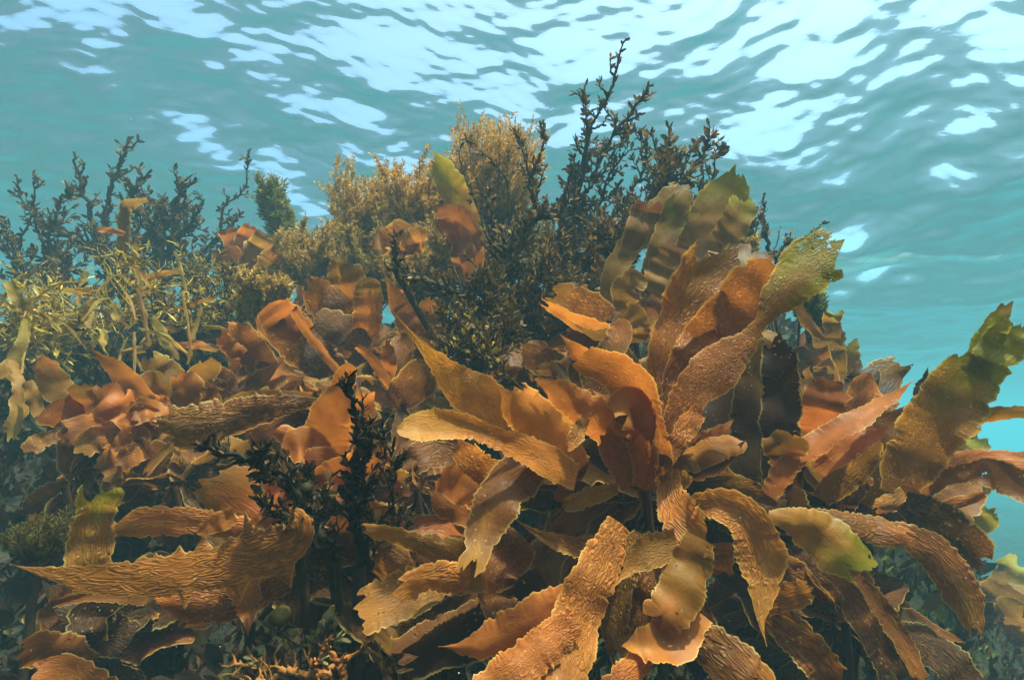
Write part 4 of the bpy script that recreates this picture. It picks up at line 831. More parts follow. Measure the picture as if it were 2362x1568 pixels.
kelp_plant("crumpled orange kelp of short broad blades at the left edge below the yellow straps", (290, 985, 1.38), (0.0, 0.05), [
    ('LO', 1.45, 1.4, [(180, 940, 34), (130, 890, 60), (95, 812, 34)], T(wrinkle=.6)),
    ('OB', 1.4, 1.34, [(350, 930, 43), (280, 860, 46), (205, 800, 13)], T(wrinkle=.65, tip='point', roll=35)),
    ('L', 1.5, 1.5, [(400, 900, 51), (380, 860, 68), (330, 820, 43)], T(wrinkle=.6)),
    ('OL', 1.42, 1.4, [(330, 980, 51), (345, 910, 89), (390, 870, 68)], T(wrinkle=.8, ruffle=.22)),
    ('OB', 1.36, 1.28, [(210, 1010, 51), (160, 960, 82), (105, 940, 68)], T(wrinkle=.8, ruffle=.22, tip='round')),
    ('OB', 1.36, 1.26, [(280, 1010, 51), (210, 990, 73), (130, 1000, 51)], T(wrinkle=.8, ruffle=.22)),
    ('OL', 1.34, 1.25, [(300, 1000, 43), (230, 1010, 65), (170, 1050, 43)], T(wrinkle=.8, ruffle=.22)),
    ('OL', 1.34, 1.24, [(280, 1010, 43), (270, 1060, 77), (210, 1090, 51)], T(wrinkle=.6, ruffle=.2)),
    ('OB', 1.36, 1.3, [(320, 990, 43), (280, 930, 77), (230, 880, 51)], T(wrinkle=.8, ruffle=.22)),
    ('BO', 1.38, 1.35, [(420, 980, 51), (430, 900, 65), (410, 850, 43)], T(wrinkle=.8)),
    ('OB', 1.34, 1.28, [(400, 970, 43), (350, 950, 60), (290, 960, 51)], T(wrinkle=.8, ruffle=.22)),
    ('BO', 1.32, 1.27, [(340, 1010, 34), (330, 970, 77), (270, 960, 51)], T(wrinkle=.3, ruffle=.22)),
    ('L', 1.5, 1.46, [(430, 900, 43), (470, 860, 60), (490, 820, 34)], T(wrinkle=.8)),
    ('OB', 1.3, 1.25, [(320, 1030, 34), (310, 1010, 60), (260, 1040, 34)], T(wrinkle=.3, ruffle=.22)),
    ('BL', 1.32, 1.22, [(250, 1080, 51), (280, 1120, 77), (230, 1130, 51)], T(wrinkle=.6, ruffle=.2)),
    ('LB', 1.4, 1.32, [(140, 1000, 25), (90, 1020, 39), (60, 1050, 34)], T(wrinkle=.6)),
    ('B', 1.3, 1.26, [(470, 980, 34), (490, 930, 43), (470, 880, 25)], T(wrinkle=.3)),
    ('OL', 1.35, 1.3, [(250, 960, 43), (200, 930, 68), (180, 880, 51)], T(wrinkle=.8, ruffle=.22)),
    ('OB', 1.3, 1.24, [(360, 1030, 43), (310, 1050, 51), (260, 1070, 25)], T(wrinkle=.8, ruffle=.22)),
], filler=18, seed=18, fl=(.12, .22))

kelp_plant("kelp with a broad ribbed blade slanting up left, left of the orange strap", (790, 900, 1.75), (0.0, 0.05), [
    ('BO', 1.7, 1.62, [(800, 890, 50), (730, 820, 104), (660, 760, 104), (600, 705, 60)], T(wrinkle=1.7, roll=5)),
    ('O', 1.66, 1.6, [(700, 770, 60), (650, 730, 90), (620, 700, 70)], T(wrinkle=.3, tip='round')),
    ('O', 1.6, 1.56, [(800, 880, 14), (740, 800, 20), (690, 740, 16), (665, 710, 10)], T(wrinkle=.3, roll=50)),
    ('BO', 1.7, 1.6, [(640, 900, 60), (590, 820, 70), (530, 730, 40)], T(wrinkle=.4)),
    ('O', 1.7, 1.65, [(600, 860, 50), (560, 790, 70), (510, 740, 20)], T(wrinkle=.4)),
    ('B', 1.75, 1.7, [(620, 880, 60), (570, 860, 70), (520, 830, 50)], T(wrinkle=.3)),
    ('R', 1.6, 1.58, [(560, 820, 30), (530, 800, 40), (505, 770, 24)], T(wrinkle=.2)),
    ('BL', 1.8, 1.75, [(720, 900, 50), (660, 880, 70), (620, 850, 60)], T(wrinkle=.4)),
    ('B', 1.7, 1.65, [(680, 920, 60), (620, 930, 60), (560, 890, 50)], T(wrinkle=.4)),
], filler=16, seed=20)

kelp_plant("kelp whose mottled upright blades make a fan, left of the dark central weed", (850, 810, 1.85), (0.0, 0.05), [
    ('BO', 1.78, 1.7, [(830, 800, 40), (780, 735, 96), (730, 670, 74), (700, 635, 26)], T(wrinkle=1.6, roll=8)),
    ('OL', 1.85, 1.8, [(820, 790, 50), (805, 710, 96), (795, 640, 92), (785, 590, 50)], T(wrinkle=.8)),
    ('OL', 1.75, 1.7, [(840, 790, 40), (850, 720, 68), (848, 640, 54)], T(wrinkle=1.0, tip='round', roll=0)),
    ('BL', 1.72, 1.68, [(850, 800, 40), (780, 755, 84), (710, 735, 46)], T(wrinkle=1.6, roll=-8)),
    ('RO', 1.9, 1.85, [(960, 790, 60), (925, 710, 50), (885, 630, 16)], T(wrinkle=.9, tip='point')),
    ('B', 1.95, 1.9, [(960, 800, 60), (985, 740, 66), (1005, 675, 40)], T(wrinkle=.3)),
    ('L', 1.8, 1.78, [(760, 700, 30), (770, 640, 30), (770, 590, 14)], T(wrinkle=.2)),
    ('O', 1.5, 1.46, [(920, 920, 14), (880, 860, 24), (850, 820, 20), (815, 795, 12)], T(wrinkle=.2, roll=20)),
    ('BL', 1.5, 1.45, [(900, 930, 50), (950, 890, 90), (1000, 830, 70)], T(wrinkle=1.6)),
    ('B', 1.6, 1.6, [(960, 880, 50), (990, 810, 70), (1005, 760, 40)], T(wrinkle=.8)),
    ('OB', 1.6, 1.55, [(880, 900, 40), (895, 830, 40), (890, 780, 14)], T(wrinkle=.4)),
    ('O', 1.9, 1.88, [(940, 690, 40), (920, 680, 24), (960, 675, 14)], T(wrinkle=.1)),
], filler=16, seed=22)

kelp_plant("tall olive kelp reaching up right in front of the dark weed crown", (1460, 740, 1.75), (0.05, 0.1), [
    ('L', 1.7, 1.75, [(1400, 700, 36), (1415, 630, 52), (1455, 560, 56), (1500, 520, 70), (1555, 460, 80), (1600, 415, 40)], T(ruffle=.03, cup=.06, wave=.2, wrinkle=.2, roll=8)),
    ('LG', 1.68, 1.8, [(1540, 680, 60), (1590, 590, 106), (1645, 500, 116), (1685, 430, 90), (1706, 370, 24)], T(ruffle=.03, cup=.06, wave=.2, wrinkle=.2, roll=-8)),
    ('LB', 1.72, 1.74, [(1445, 590, 40), (1470, 530, 56), (1490, 480, 70), (1500, 455, 70)], T(ruffle=.03, cup=.06, wave=.2, wrinkle=.1, roll=5)),
    ('LG', 1.66, 1.74, [(1480, 690, 30), (1510, 600, 50), (1545, 520, 60), (1580, 440, 60)], T(ruffle=.03, cup=.06, wave=.2, wrinkle=.5, roll=-15)),
    ('L', 1.6, 1.58, [(1435, 720, 40), (1445, 670, 70), (1480, 630, 50)], T(ruffle=.03, cup=.06, wave=.2, wrinkle=.8, tip='round')),
    ('LB', 1.66, 1.68, [(1510, 680, 60), (1545, 610, 110), (1570, 560, 104)], T(ruffle=.03, cup=.06, wave=.2, wrinkle=.1)),
    ('LB', 1.5, 1.55, [(1640, 700, 90), (1690, 620, 130), (1750, 560, 110)], T(ruffle=.2, wrinkle=.1, holes=.08)),
    ('LG', 1.7, 1.75, [(1660, 560, 60), (1700, 500, 70), (1722, 450, 50)], T(ruffle=.03, cup=.06, wave=.2, wrinkle=.1)),
    ('O', 1.5, 1.42, [(1440, 780, 50), (1380, 760, 46), (1310, 730, 30), (1240, 690, 16)], T(ruffle=.03, cup=.06, wave=.2, wrinkle=.3, roll=40)),
    ('BL', 1.55, 1.5, [(1400, 740, 70), (1330, 700, 84), (1260, 670, 40)], T(ruffle=.03, cup=.06, wave=.2, wrinkle=1.2, roll=20)),
    ('L', 1.45, 1.4, [(1500, 770, 40), (1440, 770, 36), (1370, 770, 26), (1310, 740, 8)], T(ruffle=.03, cup=.06, wave=.2, wrinkle=.1, roll=30, tip='point')),
    ('L', 1.4, 1.38, [(1470, 790, 40), (1465, 740, 64), (1430, 710, 40)], T(ruffle=.03, cup=.06, wave=.2, wrinkle=.2)),
    ('YL', 1.4, 1.38, [(1520, 770, 26), (1500, 750, 36), (1470, 765, 20)], T(ruffle=.03, cup=.06, wave=.2, wrinkle=.2)),
    ('B', 1.5, 1.5, [(1330, 880, 40), (1270, 840, 70), (1190, 810, 50)], T(ruffle=.03, cup=.06, wave=.2, wrinkle=1.2)),
    ('L', 1.4, 1.36, [(1500, 830, 20), (1470, 840, 24), (1440, 800, 14)], T(ruffle=.03, cup=.06, wave=.2, wrinkle=.1)),
    ('BL', 1.42, 1.35, [(1330, 830, 30), (1290, 850, 40), (1230, 850, 20)], T(ruffle=.03, cup=.06, wave=.2, wrinkle=.6)),
    ('B', 1.5, 1.5, [(1380, 820, 50), (1340, 780, 60), (1300, 770, 40)], T(ruffle=.03, cup=.06, wave=.2, wrinkle=.6)),
], filler=9, seed=24)

kelp_plant("hazy olive kelp with two ragged blades standing among the tan bushes", (1080, 680, 2.45), (0.0, 0.05), [
    ('LG', 2.4, 2.4, [(1090, 660, 40), (1092, 580, 54), (1070, 490, 66), (1035, 420, 66), (985, 355, 40)], T(wrinkle=.2, roll=5)),
    ('O', 2.35, 2.3, [(1085, 640, 50), (1070, 560, 90), (1040, 500, 74), (1000, 480, 40)], T(wrinkle=.3)),
    ('OL', 2.3, 2.3, [(1080, 600, 40), (1050, 540, 50), (1000, 510, 30)], T(wrinkle=.2)),
    ('Y', 2.2, 2.2, [(930, 590, 40), (920, 560, 80), (850, 565, 30)], T(wrinkle=.8)),
    ('Y', 2.2, 2.2, [(925, 585, 30), (960, 555, 60), (990, 550, 20)], T(wrinkle=.8)),
    ('B', 2.4, 2.4, [(1075, 660, 60), (1080, 600, 70), (1070, 540, 50)], T(wrinkle=.2)),
], filler=4, seed=26)

kelp_plant("small hazy orange kelp behind the dark left bush, below the narrow green weed", (590, 650, 2.9), (0.0, 0.05), [
    ('O', 2.8, 2.8, [(570, 630, 60), (555, 570, 90), (535, 515, 60)], T(wrinkle=.3)),
    ('OR', 2.8, 2.8, [(560, 620, 50), (575, 550, 50), (585, 510, 24)], T(wrinkle=.2)),
    ('L', 2.75, 2.75, [(580, 640, 60), (610, 590, 90), (640, 545, 70)], T(wrinkle=.5)),
    ('LO', 2.75, 2.7, [(600, 660, 50), (640, 610, 80), (680, 580, 60)], T(wrinkle=.4)),
    ('B', 2.8, 2.7, [(560, 660, 50), (530, 600, 70), (510, 560, 40)], T(wrinkle=.2)),
    ('L', 2.7, 2.7, [(610, 660, 50), (650, 640, 60), (690, 610, 30)], T(wrinkle=.2)),
], filler=3, seed=28)

kelp_plant("pale green kelp standing in haze, right of the big twisted blade", (1935, 880, 1.9), (0.0, 0.1), [
    ('L', 1.9, 1.9, [(1930, 880, 50), (1915, 800, 62), (1925, 730, 40)], T(wrinkle=.4)),
    ('LG', 1.9, 1.92, [(1945, 900, 40), (1955, 840, 44), (1960, 775, 36)], T(wrinkle=.9, roll=0)),
    ('BL', 1.85, 1.85, [(1910, 880, 50), (1885, 820, 60), (1880, 790, 50)], T(wrinkle=.3)),
    ('L', 1.8, 1.8, [(1900, 880, 40), (1905, 850, 44), (1900, 830, 30)], T(wrinkle=.3, tip='round')),
    ('LO', 1.5, 1.55, [(1830, 690, 14), (1860, 740, 26), (1905, 785, 14)], T(wrinkle=.4, roll=25)),
    ('LG', 1.8, 1.8, [(1920, 780, 30), (1920, 740, 40), (1930, 715, 30)], T(wrinkle=.2)),
    ('BL', 1.95, 1.95, [(1975, 920, 40), (1960, 870, 50), (1965, 820, 36)], T(wrinkle=.4)),
    ('YL', 1.75, 1.75, [(1860, 930, 30), (1855, 880, 30), (1850, 820, 24)], T(wrinkle=.6)),
], filler=6, seed=30)

kelp_plant("faded yellow-green kelp deep in the haze at the lower right corner", (2290, 1480, 2.3), (0.0, 0.1), [
    ('L', 2.2, 2.1, [(2280, 1470, 60), (2320, 1400, 110), (2340, 1340, 60)], T(wrinkle=.8)),
    ('YL', 2.2, 2.0, [(2260, 1480, 50), (2310, 1440, 90), (2380, 1410, 70)], T(wrinkle=.8)),
    ('L', 2.2, 2.0, [(2250, 1490, 50), (2310, 1480, 70), (2380, 1460, 50)], T(wrinkle=.3)),
    ('LG', 2.4, 2.5, [(2290, 1420, 60), (2320, 1350, 80), (2361, 1280, 70)], T(wrinkle=.3)),
    ('L', 2.1, 1.9, [(2270, 1510, 50), (2200, 1530, 70), (2130, 1540, 40)], T(wrinkle=.3)),
    ('BL', 2.1, 1.9, [(2290, 1510, 60), (2340, 1530, 80), (2400, 1560, 60)], T(wrinkle=.3)),
    ('L', 2.3, 2.3, [(2300, 1460, 50), (2350, 1390, 70), (2400, 1360, 60)], T(wrinkle=.5)),
], filler=12, seed=32, fcode='LLY', fl=(.3, .5))

kelp_plant("dim green kelp in haze behind the arching brown blades at the right edge", (2160, 1210, 1.75), (-0.25, 0.25), [
    ('L', 1.7, 1.7, [(2160, 1120, 50), (2200, 1050, 80), (2240, 1010, 60)], T(wrinkle=.7)),
    ('G', 1.75, 1.75, [(2180, 1060, 60), (2240, 1030, 60), (2270, 1000, 40)], T(wrinkle=.3)),
    ('LG', 1.7, 1.65, [(2180, 1190, 50), (2250, 1200, 60), (2300, 1180, 30)], T(wrinkle=.4)),
    ('L', 1.7, 1.65, [(2170, 1150, 40), (2230, 1130, 50), (2290, 1110, 30)], T(wrinkle=.4)),
    ('G', 1.75, 1.7, [(2190, 1210, 50), (2240, 1210, 40), (2300, 1170, 30)], T(wrinkle=.2)),
], filler=4, seed=34, fcode='LG')

# kelp that fills the slope between the traced ones
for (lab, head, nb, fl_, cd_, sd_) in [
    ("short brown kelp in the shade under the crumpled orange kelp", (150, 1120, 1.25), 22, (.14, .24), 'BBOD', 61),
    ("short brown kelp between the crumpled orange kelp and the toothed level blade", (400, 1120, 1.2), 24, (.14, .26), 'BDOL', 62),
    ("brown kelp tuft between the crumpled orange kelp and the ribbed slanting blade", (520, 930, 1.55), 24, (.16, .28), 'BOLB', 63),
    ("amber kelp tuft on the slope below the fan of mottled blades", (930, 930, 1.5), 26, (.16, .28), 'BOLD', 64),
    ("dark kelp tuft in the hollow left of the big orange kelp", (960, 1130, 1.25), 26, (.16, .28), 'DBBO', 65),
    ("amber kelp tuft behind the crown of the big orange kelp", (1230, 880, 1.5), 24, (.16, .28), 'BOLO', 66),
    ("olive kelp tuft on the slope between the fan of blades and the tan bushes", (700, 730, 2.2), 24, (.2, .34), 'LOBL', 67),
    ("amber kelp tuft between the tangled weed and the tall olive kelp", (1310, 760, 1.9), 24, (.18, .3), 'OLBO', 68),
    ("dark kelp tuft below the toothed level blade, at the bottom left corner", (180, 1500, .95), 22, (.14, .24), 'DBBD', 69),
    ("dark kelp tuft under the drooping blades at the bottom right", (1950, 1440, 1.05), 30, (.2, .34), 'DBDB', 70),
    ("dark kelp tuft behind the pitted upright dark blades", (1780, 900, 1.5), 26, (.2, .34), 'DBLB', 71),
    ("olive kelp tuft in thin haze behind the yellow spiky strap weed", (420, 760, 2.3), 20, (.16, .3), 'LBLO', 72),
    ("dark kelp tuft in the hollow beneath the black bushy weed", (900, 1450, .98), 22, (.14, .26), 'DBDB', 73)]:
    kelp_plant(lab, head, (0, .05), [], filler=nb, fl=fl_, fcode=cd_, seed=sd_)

# ------------------------------------------------------------------ dark branching weeds
SD = (0.036, 0.020, 0.007)
LD = [(0.075, 0.036, 0.008), (0.11, 0.050, 0.010), (0.05, 0.027, 0.008), (0.18, 0.085, 0.016)]
LO_ = LD + [(0.24, 0.095, 0.022), (0.20, 0.105, 0.025)]
LB = [(0.010, 0.006, 0.0025), (0.015, 0.008, 0.003), (0.09, 0.042, 0.012), (0.010, 0.006, 0.0025)]
LY = [(0.46, 0.27, 0.04), (0.40, 0.25, 0.035), (0.50, 0.27, 0.05), (0.22, 0.13, 0.02)]
def weed(label, foot, branches, name="seaweed", cat="seaweed", group="dark leafy weeds", floats=()):
    """foot = (x, y, d) of the holdfast seen; branches = argument lists of weed_branch"""
    G = at(*foot)
    g2 = ground_below(G)
    e = thing(name, g2, label, cat, group)
    k = 0
    acc = Acc()
    for kw in branches:
        k += 1
        kw = dict(kw)
        kw.setdefault("seed", _seed[0] + 1000); _seed[0] += 1
        p0 = kw["pts"][0]
        weed_branch(e, g2, **kw)
        q0 = at(p0[0], p0[1], kw["d0"])
        acc.tube(spline([g2, g2 * .5 + q0 * .5 + np.array([0.01 * k % .03, .02, 0]), q0], 10), np.linspace(kw["r0"] * .8, kw["r0"], 10), SD, 6, k)
    acc.build("stem", WEED, e, g2)
    for (x, y, d, rad, col) in floats:
        c = at(x, y, d)
        u = np.linspace(0, math.pi, 14); a = np.arange(20) / 20 * 2 * math.pi
        prof = np.sin(u) * (1 - 0.10 * np.cos(u)); zz = -np.cos(u) * 1.12
        V = np.stack([prof[:, None] * np.cos(a), prof[:, None] * np.sin(a), np.repeat(zz[:, None], 20, 1)], -1).reshape(-1, 3) * rad
        i = np.arange(13)[:, None] * 20 + np.arange(20); j = np.arange(13)[:, None] * 20 + (np.arange(20) + 1) % 20
        fc = np.stack([i, j, j + 20, i + 20], -1).reshape(-1, 4)
        fa = Acc(); fa.add(V + c, fc, col)
        st = [c - np.array([0, 0, rad * 1.05]), c - np.array([0.01, -0.02, rad * 2.0]), c - np.array([0.0, -0.05, rad * 4])]
        fa.tube(spline(st, 8), np.linspace(rad * .16, rad * .12, 8), SD, 5, 1)
        fa.build("float_bladder", FLOAT, e, g2)
    return e
FLOAT = weed_material("float_bladder", 0.65, 0.15, 0.002)

def Br(pts, d0, d1, r0, leaf_len, **kw):
    o = dict(pts=pts, d0=d0, d1=d1, r0=r0, leaf_len=leaf_len, stem_col=SD, leaf_cols=LD)
    o.update(kw); return o

weed("black bushy weed with two thick leafy stems, in front of orange blades, centre left", (800, 1270, 0.92), [
    Br([(830, 1300), (822, 1180), (838, 1060), (815, 960), (790, 890)], .86, .78, .0110, .0135, leaf_cols=LB, sides=44, side_len=.05, density=1.5, leaf_w=.40, stem_col=(.010, .006, .003)),
    Br([(760, 1260), (690, 1150), (620, 1090), (540, 1050), (470, 1030)], .86, .78, .0100, .0135, leaf_cols=LB + [(.2, .09, .025)], sides=44, side_len=.045, density=1.5, leaf_w=.42, stem_col=(.010, .006, .003)),
    Br([(780, 1290), (700, 1230), (640, 1190), (590, 1150)], .84, .78, .006, .020, leaf_cols=LB, sides=12, side_len=.05, density=.6, leaf_w=.32, stem_col=(.010, .006, .003)),
    Br([(840, 1280), (890, 1180), (900, 1080), (880, 980)], .92, .9, .005, .016, leaf_cols=LB + [(.2, .10, .035)], sides=22, side_len=.06, density=1.0, leaf_w=.3),
    Br([(800, 1290), (760, 1190), (720, 1120), (690, 1070)], .92, .9, .005, .016, leaf_cols=LB, sides=18, side_len=.05, density=.9, leaf_w=.4),
    Br([(830, 1280), (900, 1230), (960, 1170)], .9, .86, .003, .014, leaf_cols=LB, sides=10, side_len=.04, density=.5, leaf_w=.25),
], floats=[(648, 1420, .80, .0140, (.075, .052, .012)), (705, 1128, .84, .0100, (.03, .02, .006))])

weed("dark open-branched weed bush at the far left against the blue-green water", (300, 730, 3.2), [
    Br([(300, 720), (225, 580), (130, 535), (65, 505)], 3.2, 3.1, 0.0270, 0.0323, sides=26, side_len=.20, density=1.0, up=.3),
    Br([(290, 700), (240, 590), (200, 470), (168, 355)], 3.2, 3.2, 0.0243, 0.0306, sides=18, side_len=.16, density=.8),
    Br([(250, 700), (238, 560), (262, 420), (300, 318)], 3.3, 3.3, 0.0243, 0.0340, sides=20, side_len=.16, density=1.0, up=.3),
    Br([(370, 720), (368, 560), (400, 470), (445, 415)], 3.2, 3.2, 0.0324, 0.0340, sides=30, side_len=.22, density=1.0, up=.3),
    Br([(380, 640), (345, 510), (308, 440), (345, 395)], 3.1, 3.1, 0.0216, 0.0306, sides=20, side_len=.18, density=1.0, up=.3),
    Br([(330, 700), (400, 560), (450, 500), (470, 460)], 3.2, 3.2, 0.0243, 0.0323, sides=24, side_len=.2, density=1.0, up=.3),
    Br([(420, 720), (500, 560), (545, 440), (588, 358)], 3.3, 3.3, 0.0135, 0.0289, sides=14, side_len=.16, density=.8),
    Br([(400, 720), (470, 590), (520, 540), (540, 500)], 3.2, 3.2, 0.0162, 0.0306, sides=20, side_len=.2, density=1.0, up=.3),
    Br([(320, 720), (290, 620), (330, 520), (320, 440)], 3.3, 3.3, .0160, .034, sides=24, side_len=.22, density=.9, up=.2),
    Br([(420, 730), (440, 620), (400, 540), (430, 460)], 3.3, 3.3, .0160, .034, sides=24, side_len=.22, density=.9, up=.2),
    Br([(240, 720), (170, 640), (130, 600), (110, 560)], 3.1, 3.1, .0130, .032, sides=22, side_len=.2, density=.9, up=.1),
    Br([(460, 730), (500, 650), (530, 600), (560, 540)], 3.1, 3.1, .0130, .032, sides=22, side_len=.2, density=.9, up=.1),
    Br([(300, 720), (320, 580), (380, 500), (350, 450)], 3.2, 3.2, 0.0189, 0.0306, sides=24, side_len=.2, density=1.0, up=.3),
])
weed("slender dark weed with upright wands, outermost at the left edge", (90, 720, 2.9), [
    Br([(60, 720), (62, 560), (66, 400)], 2.9, 2.9, .010, .030, sides=12, side_len=.12, density=.8),
    Br([(100, 720), (92, 540), (60, 460), (38, 400)], 2.9, 2.9, .011, .032, sides=14, side_len=.13, density=.8),
    Br([(130, 720), (118, 560), (135, 470), (162, 405)], 2.9, 2.9, .011, .034, sides=16, side_len=.13, density=1.0, up=.3),
    Br([(20, 700), (10, 560), (-20, 480)], 2.9, 2.9, .010, .032, sides=12, side_len=.13, density=1.0, up=.3),
    Br([(150, 720), (150, 620), (175, 520)], 2.8, 2.8, .009, .032, sides=14, side_len=.13, density=1.0, up=.3),
    Br([(30, 740), (50, 640), (20, 540)], 2.8, 2.8, .009, .030, sides=16, side_len=.13, density=1.0, up=.3),
])
weed("tallest dark weed, its two long leafy stems leaning up right at top centre", (1280, 690, 2.35), [
    Br([(1290, 640), (1320, 490), (1365, 310), (1436, 122)], 2.35, 2.35, .016, .026, sides=24, side_len=.17, density=.8, up=.12),
    Br([(1280, 600), (1360, 420), (1430, 300), (1505, 192)], 2.3, 2.3, .017, .026, sides=26, side_len=.17, leaf_cols=LO_, density=.8, up=.12),
    Br([(1320, 640), (1375, 480), (1420, 380), (1455, 270)], 2.4, 2.4, .010, .026, sides=28, side_len=.17, density=.8, up=.12),
    Br([(1300, 660), (1300, 500), (1312, 400)], 2.2, 2.2, .020, .022, sides=10, side_len=.12, density=.5),
    Br([(1330, 660), (1400, 520), (1480, 400), (1480, 300)], 2.3, 2.3, .010, .028, sides=26, side_len=.18, leaf_cols=LO_, density=.8, up=.12),
    Br([(1290, 560), (1330, 420), (1350, 290), (1350, 200)], 2.4, 2.4, .009, .026, sides=24, side_len=.13),
])
weed("dark weed with short twin prongs, left of the tallest stem", (1190, 690, 2.2), [
    Br([(1200, 640), (1225, 500), (1238, 380), (1245, 285)], 2.2, 2.2, .014, .024, sides=18, side_len=.12),
    Br([(1230, 480), (1215, 380), (1192, 300)], 2.2, 2.2, .008, .024, sides=12, side_len=.09),
    Br([(1185, 680), (1150, 560), (1125, 440)], 2.1, 2.1, .020, .022, sides=14, side_len=.13, density=.7, leaf_cols=LO_),
    Br([(1170, 620), (1170, 440), (1110, 350), (1072, 305)], 2.2, 2.2, .007, .022, sides=8, side_len=.08, density=.6),
    Br([(1160, 720), (1168, 620), (1165, 540)], 1.95, 1.95, .022, .020, sides=22, side_len=.16, leaf_cols=LO_),
    Br([(1130, 560), (1070, 400), (1060, 330)], 2.3, 2.3, .005, .020, sides=6, side_len=.08, density=.4),
])
weed("brown leafy weed leaning right behind the tall olive kelp", (1420, 700, 2.2), [
    Br([(1380, 660), (1460, 520), (1530, 420), (1552, 300)], 2.2, 2.2, .014, .030, sides=34, side_len=.2, leaf_cols=LO_, density=1.2),
    Br([(1420, 660), (1520, 500), (1590, 400), (1655, 305)], 2.2, 2.2, .014, .030, sides=32, side_len=.18, leaf_cols=LO_, density=1.2),
    Br([(1400, 680), (1450, 580), (1500, 480), (1570, 360)], 2.1, 2.1, .012, .028, sides=34, side_len=.2, leaf_cols=LO_, density=1.2),
    Br([(1500, 620), (1600, 500), (1640, 400), (1660, 350)], 2.3, 2.3, .010, .030, sides=28, side_len=.17, leaf_cols=LO_, density=1.1),
    Br([(1400, 680), (1430, 600), (1400, 520)], 2.0, 2.0, .012, .026, sides=34, side_len=.2, leaf_cols=LO_, density=1.2),
])
weed("tangled dark weed with orange leaf tips in the shade at the middle of the reef", (1160, 820, 1.7), [
    Br([(1160, 800), (1080, 690), (990, 650), (905, 610)], 1.75, 1.72, .014, .020, sides=30, side_len=.12, leaf_cols=LO_, density=1.0),
    Br([(920, 640), (912, 590), (912, 535)], 1.75, 1.75, .012, .018, sides=10, side_len=.06, leaf_cols=LO_),
    Br([(1150, 820), (1180, 700), (1250, 640), (1310, 590)], 1.8, 1.8, .010, .022, sides=36, side_len=.17, leaf_cols=LO_, density=1.2),
    Br([(1150, 820), (1140, 720), (1080, 640)], 1.7, 1.7, .010, .022, sides=36, side_len=.16, leaf_cols=LD, density=1.2),
    Br([(1170, 830), (1230, 740), (1330, 680), (1400, 640)], 1.8, 1.8, .010, .022, sides=36, side_len=.17, leaf_cols=LO_, density=1.2),
    Br([(1120, 850), (1060, 790), (1010, 720)], 1.6, 1.6, .007, .020, sides=30, side_len=.14, leaf_cols=LD, density=1.1),
    Br([(1100, 900), (1110, 820), (1200, 760)], 1.5, 1.5, .006, .020, sides=30, side_len=.14, leaf_cols=LD, density=1.0),
    Br([(1060, 900), (1040, 850), (1100, 740)], 1.5, 1.5, .005, .018, sides=24, side_len=.12, leaf_cols=LD + LY[:1], density=.9),
    Br([(1200, 900), (1150, 840), (1050, 760)], 1.45, 1.45, .005, .018, sides=22, side_len=.12, leaf_cols=LD + LY[:1], density=.9),
    Br([(1220, 860), (1240, 760), (1220, 660)], 1.75, 1.75, .009, .022, sides=36, side_len=.16, leaf_cols=LD, density=1.3),
    Br([(1180, 840), (1120, 760), (1130, 640)], 1.7, 1.7, .009, .022, sides=36, side_len=.16, leaf_cols=LD, density=1.3),
    Br([(1250, 800), (1330, 720), (1380, 560)], 1.95, 1.95, .012, .024, sides=38, side_len=.18, leaf_cols=LO_, density=1.3),
    Br([(1160, 720), (1190, 600), (1260, 470)], 2.0, 2.0, .014, .024, sides=38, side_len=.18, leaf_cols=LO_, density=1.3),
    Br([(1180, 740), (1250, 700), (1280, 560)], 1.9, 1.9, .012, .022, sides=36, side_len=.17, leaf_cols=LO_, density=1.2),
])
weed("small sparse brown weed with bare upright stalks behind the green blade tip", (1800, 680, 2.0), [
    Br([(1770, 680), (1765, 560), (1768, 452)], 2.4, 2.4, .014, .024, sides=6, side_len=.06, density=.3),
    Br([(1770, 650), (1800, 580), (1830, 545)], 2.0, 2.0, .006, .022, sides=12, side_len=.07, leaf_cols=LO_),
    Br([(1850, 640), (1880, 560), (1893, 510)], 1.9, 1.9, .004, .020, sides=6, side_len=.05, leaf_cols=LD),
    Br([(1740, 680), (1740, 600), (1720, 500)], 2.4, 2.4, .012, .028, sides=26, side_len=.15, leaf_cols=LO_),
    Br([(1760, 690), (1780, 620), (1798, 520)], 2.3, 2.3, .005, .022, sides=4, side_len=.05, density=.2),
])
# yellow strap weeds in the sun at the left
YS = (0.58, 0.34, 0.05)
def straps(label, foot, strap_list, branches=(), extra=0, area=(0, 0, 1, 1)):
    e = weed(label, foot, branches, name="strap_weed", cat="seaweed", group="yellow strap weeds on the left slope")
    G = np.array(e.location)
    q = np.random.default_rng(len(label) * 7)
    strap_list = list(strap_list)
    for k in range(extra):
        x0, y0 = q.uniform(area[0], area[2]), q.uniform(area[1], area[3])
        a = q.uniform(0.2, 3.0); l = q.uniform(50, 130); dd = q.uniform(1.7, 2.2); ww = q.uniform(5, 11)
        strap_list.append((str(q.choice(['YL', 'Y', 'LY', 'YT', 'L'])), dd, dd - .08, [(x0, y0, ww * .6), (x0 + math.cos(a) * l * .5, y0 + math.sin(a) * l * .5 - 8, ww), (x0 + math.cos(a) * l, y0 + math.sin(a) * l + 14, ww * .6)], {}))
    for (code, d0, d1, pts, kw) in strap_list:
        kw = dict(dict(wrinkle=.3, ruffle=.25, rag=1.8, name="strap"), **kw)
        blade(e, G, code.replace('Y', 'S').replace('T', 'Y'), d0, d1, pts, **kw)
    return e
